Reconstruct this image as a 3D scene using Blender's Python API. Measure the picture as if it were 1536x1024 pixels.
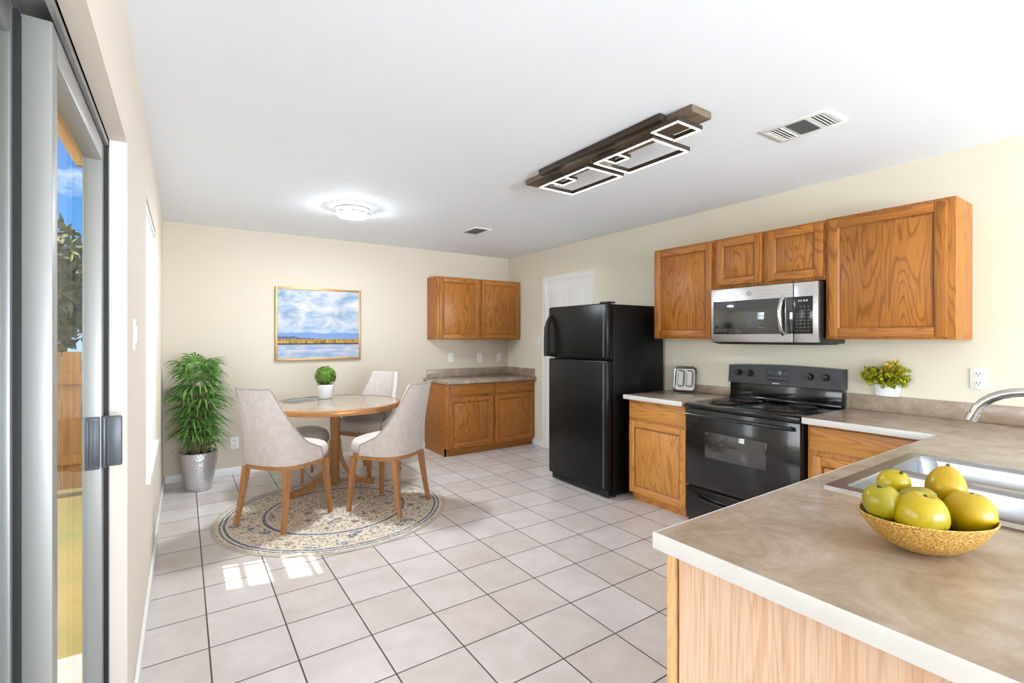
import bpy, bmesh, math, random
from mathutils import Vector, Matrix
from math import pi, sin, cos, radians as R

# ---------------------------------------------------------------- camera, world, sun, light, exposure
SC = bpy.context.scene
COL = SC.collection
for o in list(bpy.data.objects):
    bpy.data.objects.remove(o)
cam_d = bpy.data.cameras.new('camera')
cam_d.sensor_width = 36.0
cam_d.lens = 16.96
cam_d.shift_y = -0.0041
cam_d.clip_start = 0.02
cam = bpy.data.objects.new('camera', cam_d)
COL.objects.link(cam)
cam.location = (0, 0, 1.35)
cam.rotation_euler = (R(90), 0, -0.5984)
SC.camera = cam

SC.view_settings.view_transform = 'Standard'
SC.view_settings.look = 'None'
SC.view_settings.gamma = 1
SC.view_settings.use_curve_mapping = False
SC.view_settings.exposure = 0.64

SUN_DIR = Vector((-0.50, 0.10, 1.0)).normalized()
sun_d = bpy.data.lights.new('sun', 'SUN')
sun_d.energy = 5
sun_d.angle = 0.012
sun_d.color = (1.0, 0.94, 0.84)
sun = bpy.data.objects.new('sun', sun_d)
sun.rotation_euler = SUN_DIR.to_track_quat('Z', 'Y').to_euler()
sun.location = (-6, 4, 9)
COL.objects.link(sun)

w = bpy.data.worlds.new('sky')
SC.world = w
w.use_nodes = True
nt = w.node_tree
nt.nodes.clear()
def wn(t, **k):
    n = nt.nodes.new(t)
    for a, b in k.items():
        setattr(n, a, b)
    return n
wo = wn('ShaderNodeOutputWorld')
wb = wn('ShaderNodeBackground')
tc = wn('ShaderNodeTexCoord')
sx = wn('ShaderNodeSeparateXYZ')
nt.links.new(tc.outputs['Generated'], sx.inputs[0])
rp = wn('ShaderNodeValToRGB')
rp.color_ramp.elements[0].position = 0.0
rp.color_ramp.elements[0].color = (0.42, 0.6, 0.8, 1)
rp.color_ramp.elements[1].position = 0.45
rp.color_ramp.elements[1].color = (0.025, 0.15, 0.60, 1)
e = rp.color_ramp.elements.new(0.16)
e.color = (0.09, 0.32, 0.74, 1)
nt.links.new(sx.outputs['Z'], rp.inputs[0])
mp = wn('ShaderNodeMapping')
mp.inputs['Scale'].default_value = (3.4, 3.4, 6.0)
nt.links.new(tc.outputs['Generated'], mp.inputs[0])
nz = wn('ShaderNodeTexNoise')
nz.inputs['Scale'].default_value = 2.2
nz.inputs['Detail'].default_value = 6
nt.links.new(mp.outputs[0], nz.inputs['Vector'])
cr = wn('ShaderNodeValToRGB')
cr.color_ramp.elements[0].position = 0.56
cr.color_ramp.elements[0].color = (0, 0, 0, 1)
cr.color_ramp.elements[1].position = 0.68
cr.color_ramp.elements[1].color = (1, 1, 1, 1)
nt.links.new(nz.outputs['Fac'], cr.inputs[0])
mx = wn('ShaderNodeMix', data_type='RGBA')
mx.inputs['B'].default_value = (0.95, 0.96, 1.0, 1)
nt.links.new(cr.outputs[0], mx.inputs['Factor'])
nt.links.new(rp.outputs[0], mx.inputs['A'])
# bright hazy glow of the sky on the sun's side
gd = wn('ShaderNodeVectorMath', operation='DOT_PRODUCT')
gd.inputs[1].default_value = Vector((-0.93, 0.0, 0.36)).normalized()
nt.links.new(tc.outputs['Generated'], gd.inputs[0])
gr_ = wn('ShaderNodeValToRGB')
gr_.color_ramp.elements[0].position = 0.45
gr_.color_ramp.elements[0].color = (0, 0, 0, 1)
gr_.color_ramp.elements[1].position = 1.0
gr_.color_ramp.elements[1].color = (6.0, 6.0, 6.0, 1)
nt.links.new(gd.outputs['Value'], gr_.inputs[0])
ga = wn('ShaderNodeMix', data_type='RGBA', blend_type='ADD')
ga.inputs['Factor'].default_value = 1.0
nt.links.new(mx.outputs['Result'], ga.inputs['A'])
nt.links.new(gr_.outputs[0], ga.inputs['B'])
nt.links.new(ga.outputs['Result'], wb.inputs['Color'])
wb.inputs['Strength'].default_value = 1.0
nt.links.new(wb.outputs[0], wo.inputs[0])

def area(name, loc, rot, sx_, sy_, power, color=(1, 1, 1)):
    d = bpy.data.lights.new(name, 'AREA')
    d.shape = 'RECTANGLE'
    d.size = sx_
    d.size_y = sy_
    d.energy = power
    d.color = color
    o = bpy.data.objects.new(name, d)
    o.location = loc
    o.rotation_euler = rot
    COL.objects.link(o)
    return o
# added fill lights in two unseen window openings behind the camera
YR = -3.4
area('fill_rear_left', (0.75, YR - 0.10, 1.35), (R(100), 0, 0), 1.4, 1.6, 50, (0.77, 0.89, 1.0))
area('fill_rear_right', (2.70, YR - 0.10, 1.35), (R(100), 0, 0), 1.4, 1.6, 50, (0.77, 0.89, 1.0))

# added fill light outside those openings, aimed up through them at the ceiling
area('fill_rear_ceiling', (1.72, -5.8, 0.15), (R(117), 0, 0), 3.6, 2.4, 950, (0.78, 0.89, 1.0))

# ---------------------------------------------------------------- measures of the room
XL, XR, YB, ZC = -0.152, 3.665, 5.47, 2.42
rnd = random.Random(7)

# ---------------------------------------------------------------- materials
def srgb(r, g, b):
    f = lambda c: (c / 255 / 12.92) if c / 255 <= 0.04045 else ((c / 255 + 0.055) / 1.055) ** 2.4
    return (f(r), f(g), f(b), 1)

class NT:
    def __init__(s, name):
        s.m = bpy.data.materials.new(name)
        s.m.use_nodes = True
        s.t = s.m.node_tree
        s.b = s.t.nodes['Principled BSDF']
        s.out = s.t.nodes['Material Output']
    def n(s, t, **k):
        x = s.t.nodes.new(t)
        for a, b in k.items():
            setattr(x, a, b)
        return x
    def l(s, a, b):
        s.t.links.new(a, b)
    def set(s, **k):
        for a, v in k.items():
            s.b.inputs[a.replace('_', ' ')].default_value = v
        return s
    def coord(s, scale=(1, 1, 1), rnd_off=False, loc=(0, 0, 0)):
        c = s.n('ShaderNodeTexCoord')
        m = s.n('ShaderNodeMapping')
        m.inputs['Scale'].default_value = scale
        m.inputs['Location'].default_value = loc
        if rnd_off:
            oi = s.n('ShaderNodeObjectInfo')
            va = s.n('ShaderNodeVectorMath', operation='MULTIPLY')
            va.inputs[1].default_value = (7.3, 5.1, 3.7)
            s.l(oi.outputs['Random'], va.inputs[0])
            ad = s.n('ShaderNodeVectorMath', operation='ADD')
            s.l(c.outputs['Object'], ad.inputs[0])
            s.l(va.outputs[0], ad.inputs[1])
            s.l(ad.outputs[0], m.inputs['Vector'])
        else:
            s.l(c.outputs['Object'], m.inputs['Vector'])
        return m.outputs[0]
    def noise(s, vec, scale, detail=3, rough=0.55, dist=0.0):
        x = s.n('ShaderNodeTexNoise')
        x.inputs['Scale'].default_value = scale
        x.inputs['Detail'].default_value = detail
        x.inputs['Roughness'].default_value = rough
        x.inputs['Distortion'].default_value = dist
        s.l(vec, x.inputs['Vector'])
        return x.outputs['Fac']
    def math(s, op, a, b=None, c=None):
        x = s.n('ShaderNodeMath', operation=op)
        for i, v in enumerate((a, b, c)):
            if v is None:
                continue
            if isinstance(v, (int, float)):
                x.inputs[i].default_value = v
            else:
                s.l(v, x.inputs[i])
        return x.outputs[0]
    def ramp(s, fac, stops, interp='LINEAR'):
        x = s.n('ShaderNodeValToRGB')
        x.color_ramp.interpolation = interp
        el = x.color_ramp.elements
        while len(el) < len(stops):
            el.new(0.5)
        for i, (p, c) in enumerate(stops):
            el[i].position = p
            el[i].color = c
        s.l(fac, x.inputs[0])
        return x.outputs[0]
    def mix(s, fac, a, b, mode='MIX'):
        x = s.n('ShaderNodeMix', data_type='RGBA', blend_type=mode)
        for nm, v in (('Factor', fac), ('A', a), ('B', b)):
            if isinstance(v, (int, float, tuple)):
                x.inputs[nm].default_value = v
            else:
                s.l(v, x.inputs[nm])
        return x.outputs['Result']
    def bump(s, h, strength=0.3, dist=0.01):
        x = s.n('ShaderNodeBump')
        x.inputs['Strength'].default_value = strength
        x.inputs['Distance'].default_value = dist
        s.l(h, x.inputs['Height'])
        s.l(x.outputs[0], s.b.inputs['Normal'])

def plain(name, col, rough=0.5, metal=0.0, spec=0.5, bump=None, vary=0.0, emit=None, coat=0.0):
    k = NT(name)
    k.set(Base_Color=col, Roughness=rough, Metallic=metal)
    k.b.inputs['Specular IOR Level'].default_value = spec
    k.b.inputs['Coat Weight'].default_value = coat
    if vary:
        v = k.coord((1, 1, 1), True)
        f = k.noise(v, 9, 4)
        dark = tuple(c * (1 - vary) for c in col[:3]) + (1,)
        lite = tuple(min(1, c * (1 + vary)) for c in col[:3]) + (1,)
        k.l(k.ramp(f, [(0.3, dark), (0.7, lite)]), k.b.inputs['Base Color'])
    if bump:
        sc, st, ds = bump
        k.bump(k.noise(k.coord(), sc, 3), st, ds)
    if emit:
        k.b.inputs['Emission Color'].default_value = emit[0]
        k.b.inputs['Emission Strength'].default_value = emit[1]
    return k.m

def oak(name, axis, light, dark, lines=1.0, rough=0.42, pores=0.5, tight=1.0):
    k = NT(name)
    al = 'xyz'.index(axis)
    s1 = [7.0 * tight] * 3; s1[al] = 0.9 / tight
    v = k.coord(tuple(s1), True)
    f = k.noise(v, 1.0, 1.5, 0.5, 0.25)
    s = k.math('SINE', k.math('MULTIPLY', f, 130.0))
    ln = k.ramp(s, [(0.0, (0, 0, 0, 1)), (0.55, (0.15, 0.15, 0.15, 1)), (1.0, (1, 1, 1, 1))])
    s2 = [190.0, 190.0, 190.0]; s2[al] = 6.0
    pore = k.noise(k.coord(tuple(s2), True), 1.0, 2)
    s3 = [3.0, 3.0, 3.0]; s3[al] = 0.5
    big = k.noise(k.coord(tuple(s3), True), 1.0, 2)
    mid = tuple((a + b) / 2 for a, b in zip(light, dark))
    base = k.mix(k.math('MULTIPLY', big, 0.55), light, mid)
    c = k.mix(k.math('MULTIPLY', ln, 0.68 * lines), base, dark)
    pr = k.ramp(pore, [(0.30, (1, 1, 1, 1)), (0.55, (0, 0, 0, 1))])
    c = k.mix(k.math('MULTIPLY', pr, pores), c, dark)
    k.l(c, k.b.inputs['Base Color'])
    k.set(Roughness=rough)
    k.bump(pore, 0.08, 0.002)
    return k.m

OAK_L, OAK_D = srgb(188, 120, 44), srgb(128, 68, 18)
M = {}
M['oak_v'] = oak('honey_oak_vertical', 'z', OAK_L, OAK_D)
M['oak_h'] = oak('honey_oak_horizontal', 'x', OAK_L, OAK_D)
M['oak_lv'] = oak('lit_honey_oak_vertical', 'z', srgb(216, 152, 76), srgb(164, 100, 40))  # honey oak with the brighter light on the lower run painted in
M['oak_lh'] = oak('lit_honey_oak_horizontal', 'x', srgb(216, 152, 76), srgb(164, 100, 40))
M['oak_dark'] = oak('honey_oak_groove', 'z', srgb(164, 104, 50), srgb(122, 72, 30))
M['oak_pale'] = oak('pale_oak_veneer', 'z', srgb(224, 194, 168), srgb(194, 144, 108), 0.6, 0.5, 0.6, 1.9)
M['oak_stile'] = oak('pale_oak_stile', 'z', srgb(230, 184, 130), srgb(190, 130, 72), 0.5)
M['chair_wood'] = oak('chair_wood', 'z', srgb(190, 134, 84), srgb(140, 90, 50), 0.5, 0.35, 0.3)
M['table_wood'] = oak('table_wood', 'z', srgb(188, 132, 82), srgb(138, 88, 48), 0.4, 0.25, 0.3)

def wall_mat(name, col):
    k = NT(name)
    k.set(Base_Color=col, Roughness=0.75)
    k.b.inputs['Specular IOR Level'].default_value = 0.25
    k.bump(k.noise(k.coord(), 130, 2), 0.12, 0.004)
    return k.m
M['wall'] = wall_mat('cream_wall_paint', srgb(214, 201, 182))
M['wall_y'] = wall_mat('pale_yellow_wall_paint', srgb(232, 225, 205))
M['wall_l'] = wall_mat('warm_white_wall_paint', srgb(240, 228, 214))
M['ceiling'] = wall_mat('white_ceiling_paint', srgb(243, 245, 249))
M['white'] = plain('white_trim_paint', srgb(244, 243, 240), 0.4)
M['white_pl'] = plain('white_plastic', srgb(242, 241, 236), 0.35)
M['slot'] = plain('dark_slot', srgb(60, 58, 55), 0.6)

def tile_mat():
    k = NT('pale_ceramic_floor_tile')
    s, x0, y0, g = 0.3069, 0.0939, 2.7806, 0.0042
    c = k.n('ShaderNodeTexCoord')
    sp = k.n('ShaderNodeSeparateXYZ')
    k.l(c.outputs['Object'], sp.inputs[0])
    ids, grs = [], []
    for ax, o0 in (('X', x0), ('Y', y0)):
        u = k.math('DIVIDE', k.math('SUBTRACT', sp.outputs[ax], o0 - 100 * s), s)
        ids.append(k.math('FLOOR', u))
        fr = k.math('FRACT', u)
        d = k.math('MULTIPLY', k.math('MINIMUM', fr, k.math('SUBTRACT', 1.0, fr)), s)
        grs.append(d)
    dmin = k.math('MINIMUM', grs[0], grs[1])
    gr = k.math('LESS_THAN', dmin, g * 0.75)
    cv = k.n('ShaderNodeCombineXYZ')
    k.l(ids[0], cv.inputs[0]); k.l(ids[1], cv.inputs[1])
    wnz = k.n('ShaderNodeTexWhiteNoise')
    k.l(cv.outputs[0], wnz.inputs['Vector'])
    ad = k.n('ShaderNodeVectorMath', operation='ADD')
    k.l(c.outputs['Object'], ad.inputs[0]); k.l(wnz.outputs['Color'], ad.inputs[1])
    f1 = k.noise(ad.outputs[0], 5.0, 5, 0.6, 0.4)
    tile = k.ramp(f1, [(0.3, srgb(214, 206, 201)), (0.7, srgb(228, 222, 219))])
    tint = k.ramp(wnz.outputs['Value'], [(0.0, srgb(246, 240, 236)), (1.0, srgb(255, 255, 255))])
    tile = k.mix(1.0, tile, tint, 'MULTIPLY')
    col = k.mix(gr, tile, srgb(78, 73, 72))
    k.l(col, k.b.inputs['Base Color'])
    k.l(k.ramp(gr, [(0, (0.24, 0.24, 0.24, 1)), (1, (0.8, 0.8, 0.8, 1))]), k.b.inputs['Roughness'])
    hgt = k.math('MINIMUM', k.math('DIVIDE', dmin, 0.006), 1.0)
    k.bump(hgt, 0.25, 0.003)
    return k.m
M['tile'] = tile_mat()

def laminate(name, a, b, c_):
    k = NT(name)
    v = k.coord()
    f = k.noise(v, 6.5, 8, 0.72, 0.5)
    f2 = k.noise(v, 30, 4, 0.6)
    c = k.ramp(f, [(0.32, c_), (0.5, b), (0.68, a)])
    c = k.mix(k.math('MULTIPLY', f2, 0.4), c, b)
    k.l(c, k.b.inputs['Base Color'])
    k.set(Roughness=0.2)
    return k.m
M['lam'] = laminate('beige_stone_laminate', srgb(188, 173, 156), srgb(164, 145, 125), srgb(136, 114, 92))
M['lam_edge'] = plain('pale_laminate_edge', srgb(218, 215, 211), 0.3, vary=0.03)

k = NT('stainless_steel')
v = k.coord((2, 2, 90))
f = k.noise(v, 3, 3)
k.l(k.ramp(f, [(0.3, srgb(188, 188, 190)), (0.7, srgb(214, 214, 215))]), k.b.inputs['Base Color'])
k.set(Metallic=1.0, Roughness=0.3)
M['steel'] = k.m
M['chrome'] = plain('brushed_nickel', srgb(205, 203, 200), 0.16, 1.0)
M['sink'] = plain('sink_steel', srgb(168, 170, 174), 0.24, 1.0)
M['foil'] = plain('polished_silver', srgb(214, 214, 214), 0.14, 1.0)
k = NT('hammered_silver')
vo = k.n('ShaderNodeTexVoronoi')
vo.inputs['Scale'].default_value = 1.0
k.l(k.coord((60, 60, 110)), vo.inputs['Vector'])
k.set(Base_Color=srgb(214, 214, 217), Metallic=0.85, Roughness=0.34)
k.bump(vo.outputs['Distance'], 0.5, 0.006)
M['pot_silver'] = k.m
M['alu'] = plain('pale_aluminium', srgb(160, 158, 154), 0.42, 0.35)
M['alu_d'] = plain('grey_aluminium', srgb(150, 150, 150), 0.4, 0.5)
M['grip'] = plain('grey_door_pull', srgb(92, 94, 98), 0.4, 0.4)
M['gasket'] = plain('black_gasket', srgb(24, 24, 24), 0.6)
M['black'] = plain('black_enamel', srgb(16, 16, 17), 0.16, coat=0.3)
M['black_m'] = plain('black_plastic', srgb(26, 26, 28), 0.38)
M['black_p'] = plain('charcoal_panel', srgb(48, 48, 52), 0.35)
M['fridge'] = plain('textured_black_steel', srgb(9, 9, 10), 0.3, spec=0.3, bump=(260, 0.12, 0.002))
M['fridge_s'] = plain('textured_black_side', srgb(7, 7, 7), 0.42, spec=0.22, bump=(260, 0.12, 0.002))
M['highlight_grey'] = plain('grey_edge_highlight', srgb(84, 86, 90), 0.3, 0.4)
M['glass_b'] = plain('dark_oven_glass', srgb(34, 35, 38), 0.03, spec=1.0, coat=1.0)
M['coil'] = plain('dark_burner_coil', srgb(52, 42, 38), 0.5, 0.4)
M['drip'] = plain('drip_pan_metal', srgb(70, 66, 64), 0.3, 1.0)
M['mark'] = plain('pale_print', srgb(190, 190, 190), 0.5)
M['mark_d'] = plain('dim_print', srgb(104, 104, 108), 0.5)
M['display'] = plain('display_glass', srgb(58, 60, 64), 0.1)

def fabric(name, a, b):
    k = NT(name)
    v = k.coord((1, 1, 1), True)
    f = k.noise(v, 26, 5, 0.7)
    x = k.n('ShaderNodeTexWave', bands_direction='Z')
    x.inputs['Scale'].default_value = 160; x.inputs['Distortion'].default_value = 3
    k.l(v, x.inputs['Vector'])
    k.l(k.ramp(f, [(0.3, a), (0.7, b)]), k.b.inputs['Base Color'])
    k.set(Roughness=0.9)
    k.b.inputs['Sheen Weight'].default_value = 0.15
    k.bump(x.outputs['Fac'], 0.12, 0.002)
    return k.m
M['fabric'] = fabric('beige_linen', srgb(196, 183, 174), srgb(214, 203, 196))
M['piping'] = plain('shaded_piping', srgb(172, 157, 147), 0.9)  # piping toned darker to paint in the shadow beside the seam

k = NT('table_top_stone')
f = k.noise(k.coord((1, 1, 1)), 8, 5, 0.6)
k.l(k.ramp(f, [(0.3, srgb(158, 140, 122)), (0.7, srgb(166, 149, 131))]), k.b.inputs['Base Color'])
k.set(Roughness=0.12)
M['table_top'] = k.m
M['table_rim'] = plain('bronze_wood_rim', srgb(196, 138, 86), 0.24, 0.45)

def leaf(name, a, b, scale=14, rough=0.4):
    k = NT(name)
    f = k.noise(k.coord((1, 1, 1), True), scale, 3)
    k.l(k.ramp(f, [(0.32, a), (0.68, b)]), k.b.inputs['Base Color'])
    k.set(Roughness=rough)
    k.b.inputs['Subsurface Weight'].default_value = 0.0
    return k.m
M['palm'] = leaf('palm_leaf', srgb(44, 94, 34), srgb(130, 176, 84))
M['stem'] = leaf('palm_stem', srgb(96, 92, 52), srgb(130, 112, 70))
M['box'] = leaf('boxwood_leaf', srgb(44, 86, 14), srgb(118, 156, 44), 40)
M['lettuce'] = leaf('frilly_leaf', srgb(104, 122, 14), srgb(196, 198, 44), 60)
M['lettuce_y'] = leaf('golden_frilly_leaf', srgb(160, 130, 20), srgb(206, 184, 50), 60)
M['soil'] = plain('potting_soil', srgb(60, 46, 36), 0.95, bump=(80, 0.6, 0.01))
M['ceramic'] = plain('white_ceramic', srgb(244, 244, 244), 0.18)
k = NT('golden_textured_bowl')
v = k.coord()
f = k.noise(v, 300, 3, 0.6)
k.l(k.ramp(f, [(0.36, srgb(150, 98, 30)), (0.5, srgb(206, 158, 72)), (0.64, srgb(238, 206, 130))]), k.b.inputs['Base Color'])
k.set(Roughness=0.42, Metallic=0.3)
k.bump(f, 0.7, 0.004)
M['bowl'] = k.m
M['bowl_in'] = plain('dark_bowl_lining', srgb(70, 48, 26), 0.6)

def fruit(name, a, b, c):
    k = NT(name)
    f = k.noise(k.coord((1, 1, 1), True), 11, 3)
    f2 = k.noise(k.coord((1, 1, 1), True), 90, 2)
    col = k.ramp(f, [(0.3, a), (0.55, b), (0.75, c)])
    col = k.mix(k.math('MULTIPLY', f2, 0.15), col, a)
    k.l(col, k.b.inputs['Base Color'])
    k.set(Roughness=0.27)
    return k.m
M['fr_y'] = fruit('yellow_fruit_skin', srgb(164, 134, 8), srgb(192, 156, 8), srgb(200, 156, 12))
M['fr_g'] = fruit('yellow_green_fruit_skin', srgb(142, 130, 14), srgb(180, 156, 10), srgb(194, 158, 14))
M['fr_green'] = fruit('green_fruit_skin', srgb(92, 94, 18), srgb(124, 118, 22), srgb(150, 134, 30))
M['fr_stem'] = plain('fruit_stem', srgb(60, 70, 24), 0.7)

def rug_mat():
    k = NT('faded_floral_rug')
    c = k.n('ShaderNodeTexCoord')
    ln = k.n('ShaderNodeVectorMath', operation='LENGTH')
    k.l(c.outputs['Object'], ln.inputs[0])
    r = ln.outputs['Value']
    wob = k.noise(c.outputs['Object'], 9, 3)
    rw = k.math('ADD', r, k.math('MULTIPLY', k.math('SUBTRACT', wob, 0.5), 0.02))
    v1 = k.n('ShaderNodeTexVoronoi', feature='F1'); v1.inputs['Scale'].default_value = 85
    k.l(c.outputs['Object'], v1.inputs['Vector'])
    s1 = k.n('ShaderNodeSeparateColor'); k.l(v1.outputs['Color'], s1.inputs[0])
    field = k.ramp(s1.outputs[0], [(0.0, srgb(224, 210, 188)), (0.34, srgb(208, 188, 160)), (0.52, srgb(204, 170, 132)), (0.60, srgb(232, 224, 212)), (0.78, srgb(150, 150, 156)), (0.88, srgb(110, 102, 96)), (0.95, srgb(182, 152, 108))], 'CONSTANT')
    v2 = k.n('ShaderNodeTexVoronoi', feature='F1'); v2.inputs['Scale'].default_value = 8.5
    k.l(c.outputs['Object'], v2.inputs['Vector'])
    motif = k.math('LESS_THAN', v2.outputs['Distance'], 0.27)
    s2 = k.n('ShaderNodeSeparateColor'); k.l(v2.outputs['Color'], s2.inputs[0])
    mcol = k.ramp(s2.outputs[1], [(0.0, srgb(104, 116, 142)), (0.4, srgb(128, 132, 146)), (0.6, srgb(150, 118, 84)), (0.8, srgb(84, 84, 88))], 'CONSTANT')
    grain = k.noise(c.outputs['Object'], 70, 3)
    mm = k.math('MULTIPLY', motif, k.math('GREATER_THAN', grain, 0.47))
    field = k.mix(mm, field, mcol)
    # rings across the radius
    ring = k.ramp(rw, [(0.0, (0, 0, 0, 1)), (0.498, (1, 1, 1, 1)), (0.520, (0, 0, 0, 1)), (0.752, (1, 1, 1, 1)), (0.768, (0, 0, 0, 1)), (0.785, (1, 1, 1, 1)), (0.796, (0, 0, 0, 1))], 'CONSTANT')
    pale = k.ramp(rw, [(0.0, (0, 0, 0, 1)), (0.478, (1, 1, 1, 1)), (0.54, (0, 0, 0, 1)), (0.735, (1, 1, 1, 1)), (0.81, (0, 0, 0, 1))], 'CONSTANT')
    c2 = k.mix(k.math('MULTIPLY', pale, 0.75), field, srgb(214, 206, 194))
    c2 = k.mix(k.math('MULTIPLY', ring, k.math('GREATER_THAN', grain, 0.40)), c2, srgb(84, 92, 116))
    edge = k.math('GREATER_THAN', r, 0.822)
    c2 = k.mix(edge, c2, srgb(190, 178, 160))
    fade = k.noise(c.outputs['Object'], 5, 3)
    c2 = k.mix(k.math('MULTIPLY', fade, 0.14), c2, srgb(206, 192, 170))
    k.l(c2, k.b.inputs['Base Color'])
    k.set(Roughness=0.95)
    k.bump(k.noise(c.outputs['Object'], 300, 2), 0.3, 0.003)
    return k.m
M['rug'] = rug_mat()

def painting_mat(W, H_):
    k = NT('lake_landscape_paint')
    c = k.n('ShaderNodeTexCoord')
    sp = k.n('ShaderNodeSeparateXYZ'); k.l(c.outputs['Object'], sp.inputs[0])
    u = k.math('DIVIDE', sp.outputs['X'], W); v = k.math('DIVIDE', sp.outputs['Z'], H_)
    n1 = k.noise(k.coord((3.2, 1, 6.0)), 1.6, 5, 0.55, 0.5)
    sky = k.ramp(n1, [(0.30, srgb(112, 140, 172)), (0.43, srgb(152, 168, 186)), (0.54, srgb(192, 192, 196)), (0.70, srgb(218, 208, 202))])
    low = k.ramp(v, [(0.34, (1, 1, 1, 1)), (0.56, (0, 0, 0, 1))])
    sky = k.mix(k.math('MULTIPLY', low, 0.65), sky, srgb(132, 164, 196))
    n2 = k.noise(k.coord((4, 1, 0.2)), 1.3, 3)
    hill_h = k.math('ADD', 0.335, k.math('MULTIPLY', n2, 0.085))
    c1 = k.mix(k.math('LESS_THAN', v, hill_h), sky, srgb(112, 140, 190))
    n3 = k.noise(k.coord((9, 1, 0.2)), 1.0, 3)
    hh = k.math('ADD', 0.285, k.math('MULTIPLY', k.math('MULTIPLY', k.math('SUBTRACT', 0.62, u), n3), 0.17))
    c1 = k.mix(k.math('LESS_THAN', v, hh), c1, srgb(78, 92, 122))
    n4 = k.noise(k.coord((40, 1, 14)), 1.0, 3)
    trees = k.ramp(n4, [(0.35, srgb(74, 58, 30)), (0.5, srgb(160, 122, 44)), (0.68, srgb(200, 160, 66))])
    th = k.math('ADD', 0.292, k.math('MULTIPLY', k.math('SUBTRACT', n4, 0.5), 0.05))
    c1 = k.mix(k.math('LESS_THAN', v, th), c1, trees)
    n5 = k.noise(k.coord((5, 1, 26)), 1.0, 4)
    water = k.ramp(n5, [(0.3, srgb(116, 142, 176)), (0.5, srgb(152, 168, 190)), (0.68, srgb(206, 190, 186))])
    c1 = k.mix(k.math('LESS_THAN', v, 0.222), c1, water)
    shore = k.math('MULTIPLY', k.math('LESS_THAN', v, 0.235), k.math('GREATER_THAN', v, 0.215))
    c1 = k.mix(shore, c1, srgb(66, 52, 40))
    k.l(c1, k.b.inputs['Base Color'])
    k.set(Roughness=0.6)
    return k.m
M['gold'] = plain('gold_picture_frame', srgb(188, 146, 96), 0.35, 0.5)

def glass():
    k = NT('clear_window_glass')
    t = k.n('ShaderNodeBsdfTransparent'); t.inputs[0].default_value = (0.93, 0.95, 0.94, 1)
    g = k.n('ShaderNodeBsdfGlossy'); g.inputs['Roughness'].default_value = 0.0
    lw = k.n('ShaderNodeLayerWeight'); lw.inputs['Blend'].default_value = 0.5
    rf = k.math('MULTIPLY_ADD', k.math('POWER', lw.outputs['Facing'], 5.0), 0.12, 0.015)
    m = k.n('ShaderNodeMixShader')
    k.l(rf, m.inputs[0]); k.l(t.outputs[0], m.inputs[1]); k.l(g.outputs[0], m.inputs[2])
    k.l(m.outputs[0], k.out.inputs[0])
    k.t.nodes.remove(k.b)
    return k.m
M['glass'] = glass()
M['blind'] = plain('white_blind_fabric', srgb(246, 246, 244), 0.8)
M['lamp_white'] = plain('lit_diffuser', srgb(255, 255, 255), 0.4, emit=((0.82, 0.91, 1.0, 1), 175.0))
M['lamp_side'] = plain('lit_drum_side', srgb(255, 255, 255), 0.4, emit=((0.88, 0.94, 1.0, 1), 5.0))
M['led'] = plain('lit_led_strip', srgb(255, 250, 240), 0.4, emit=((1.0, 0.92, 0.80, 1), 8.0))
M['bronze'] = plain('dark_bronze_metal', srgb(72, 62, 54), 0.35, 0.5)
k = NT('weathered_wood_plank')
f = k.noise(k.coord((30, 3, 30)), 1.0, 4)
k.l(k.ramp(f, [(0.3, srgb(88, 72, 58)), (0.7, srgb(134, 112, 90))]), k.b.inputs['Base Color'])
k.set(Roughness=0.5)
M['plank'] = k.m
M['vent'] = plain('grey_vent_louvre', srgb(150, 150, 152), 0.5)
M['vent_d'] = plain('vent_shade_grey', srgb(96, 92, 90), 0.5)
k = NT('cedar_fence_board')
f = k.noise(k.coord((12, 12, 1.2), True), 1.0, 4)
k.l(k.ramp(f, [(0.3, srgb(130, 88, 38)), (0.7, srgb(162, 118, 58))]), k.b.inputs['Base Color'])
k.set(Roughness=0.85)
M['fence'] = k.m
k = NT('dry_lawn')
v = k.coord()
f = k.noise(v, 1.4, 6, 0.7); f2 = k.noise(v, 24, 4, 0.7)
c = k.ramp(f, [(0.36, srgb(74, 78, 26)), (0.5, srgb(104, 86, 40)), (0.66, srgb(122, 100, 56))])
k.l(k.mix(k.math('MULTIPLY', f2, 0.6), c, srgb(120, 110, 50)), k.b.inputs['Base Color'])
k.set(Roughness=0.95)
M['lawn'] = k.m
M['concrete'] = plain('patio_concrete', srgb(140, 136, 131), 0.85, vary=0.08)
M['porch'] = plain('tan_porch_board', srgb(178, 140, 88), 0.7, vary=0.1)
M['brick'] = plain('exterior_siding', srgb(190, 170, 150), 0.8, vary=0.1)
M['treeleaf'] = leaf('garden_tree_leaf', srgb(86, 96, 40), srgb(156, 144, 84), 3, 0.7)
M['bark'] = plain('tree_bark', srgb(90, 70, 50), 0.9)
M['book'] = plain('grey_green_cover', srgb(112, 124, 122), 0.4, vary=0.25)
M['paper'] = plain('paper_edge', srgb(222, 220, 212), 0.7)

# ---------------------------------------------------------------- mesh helpers
def NB():
    return bmesh.new()

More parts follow.
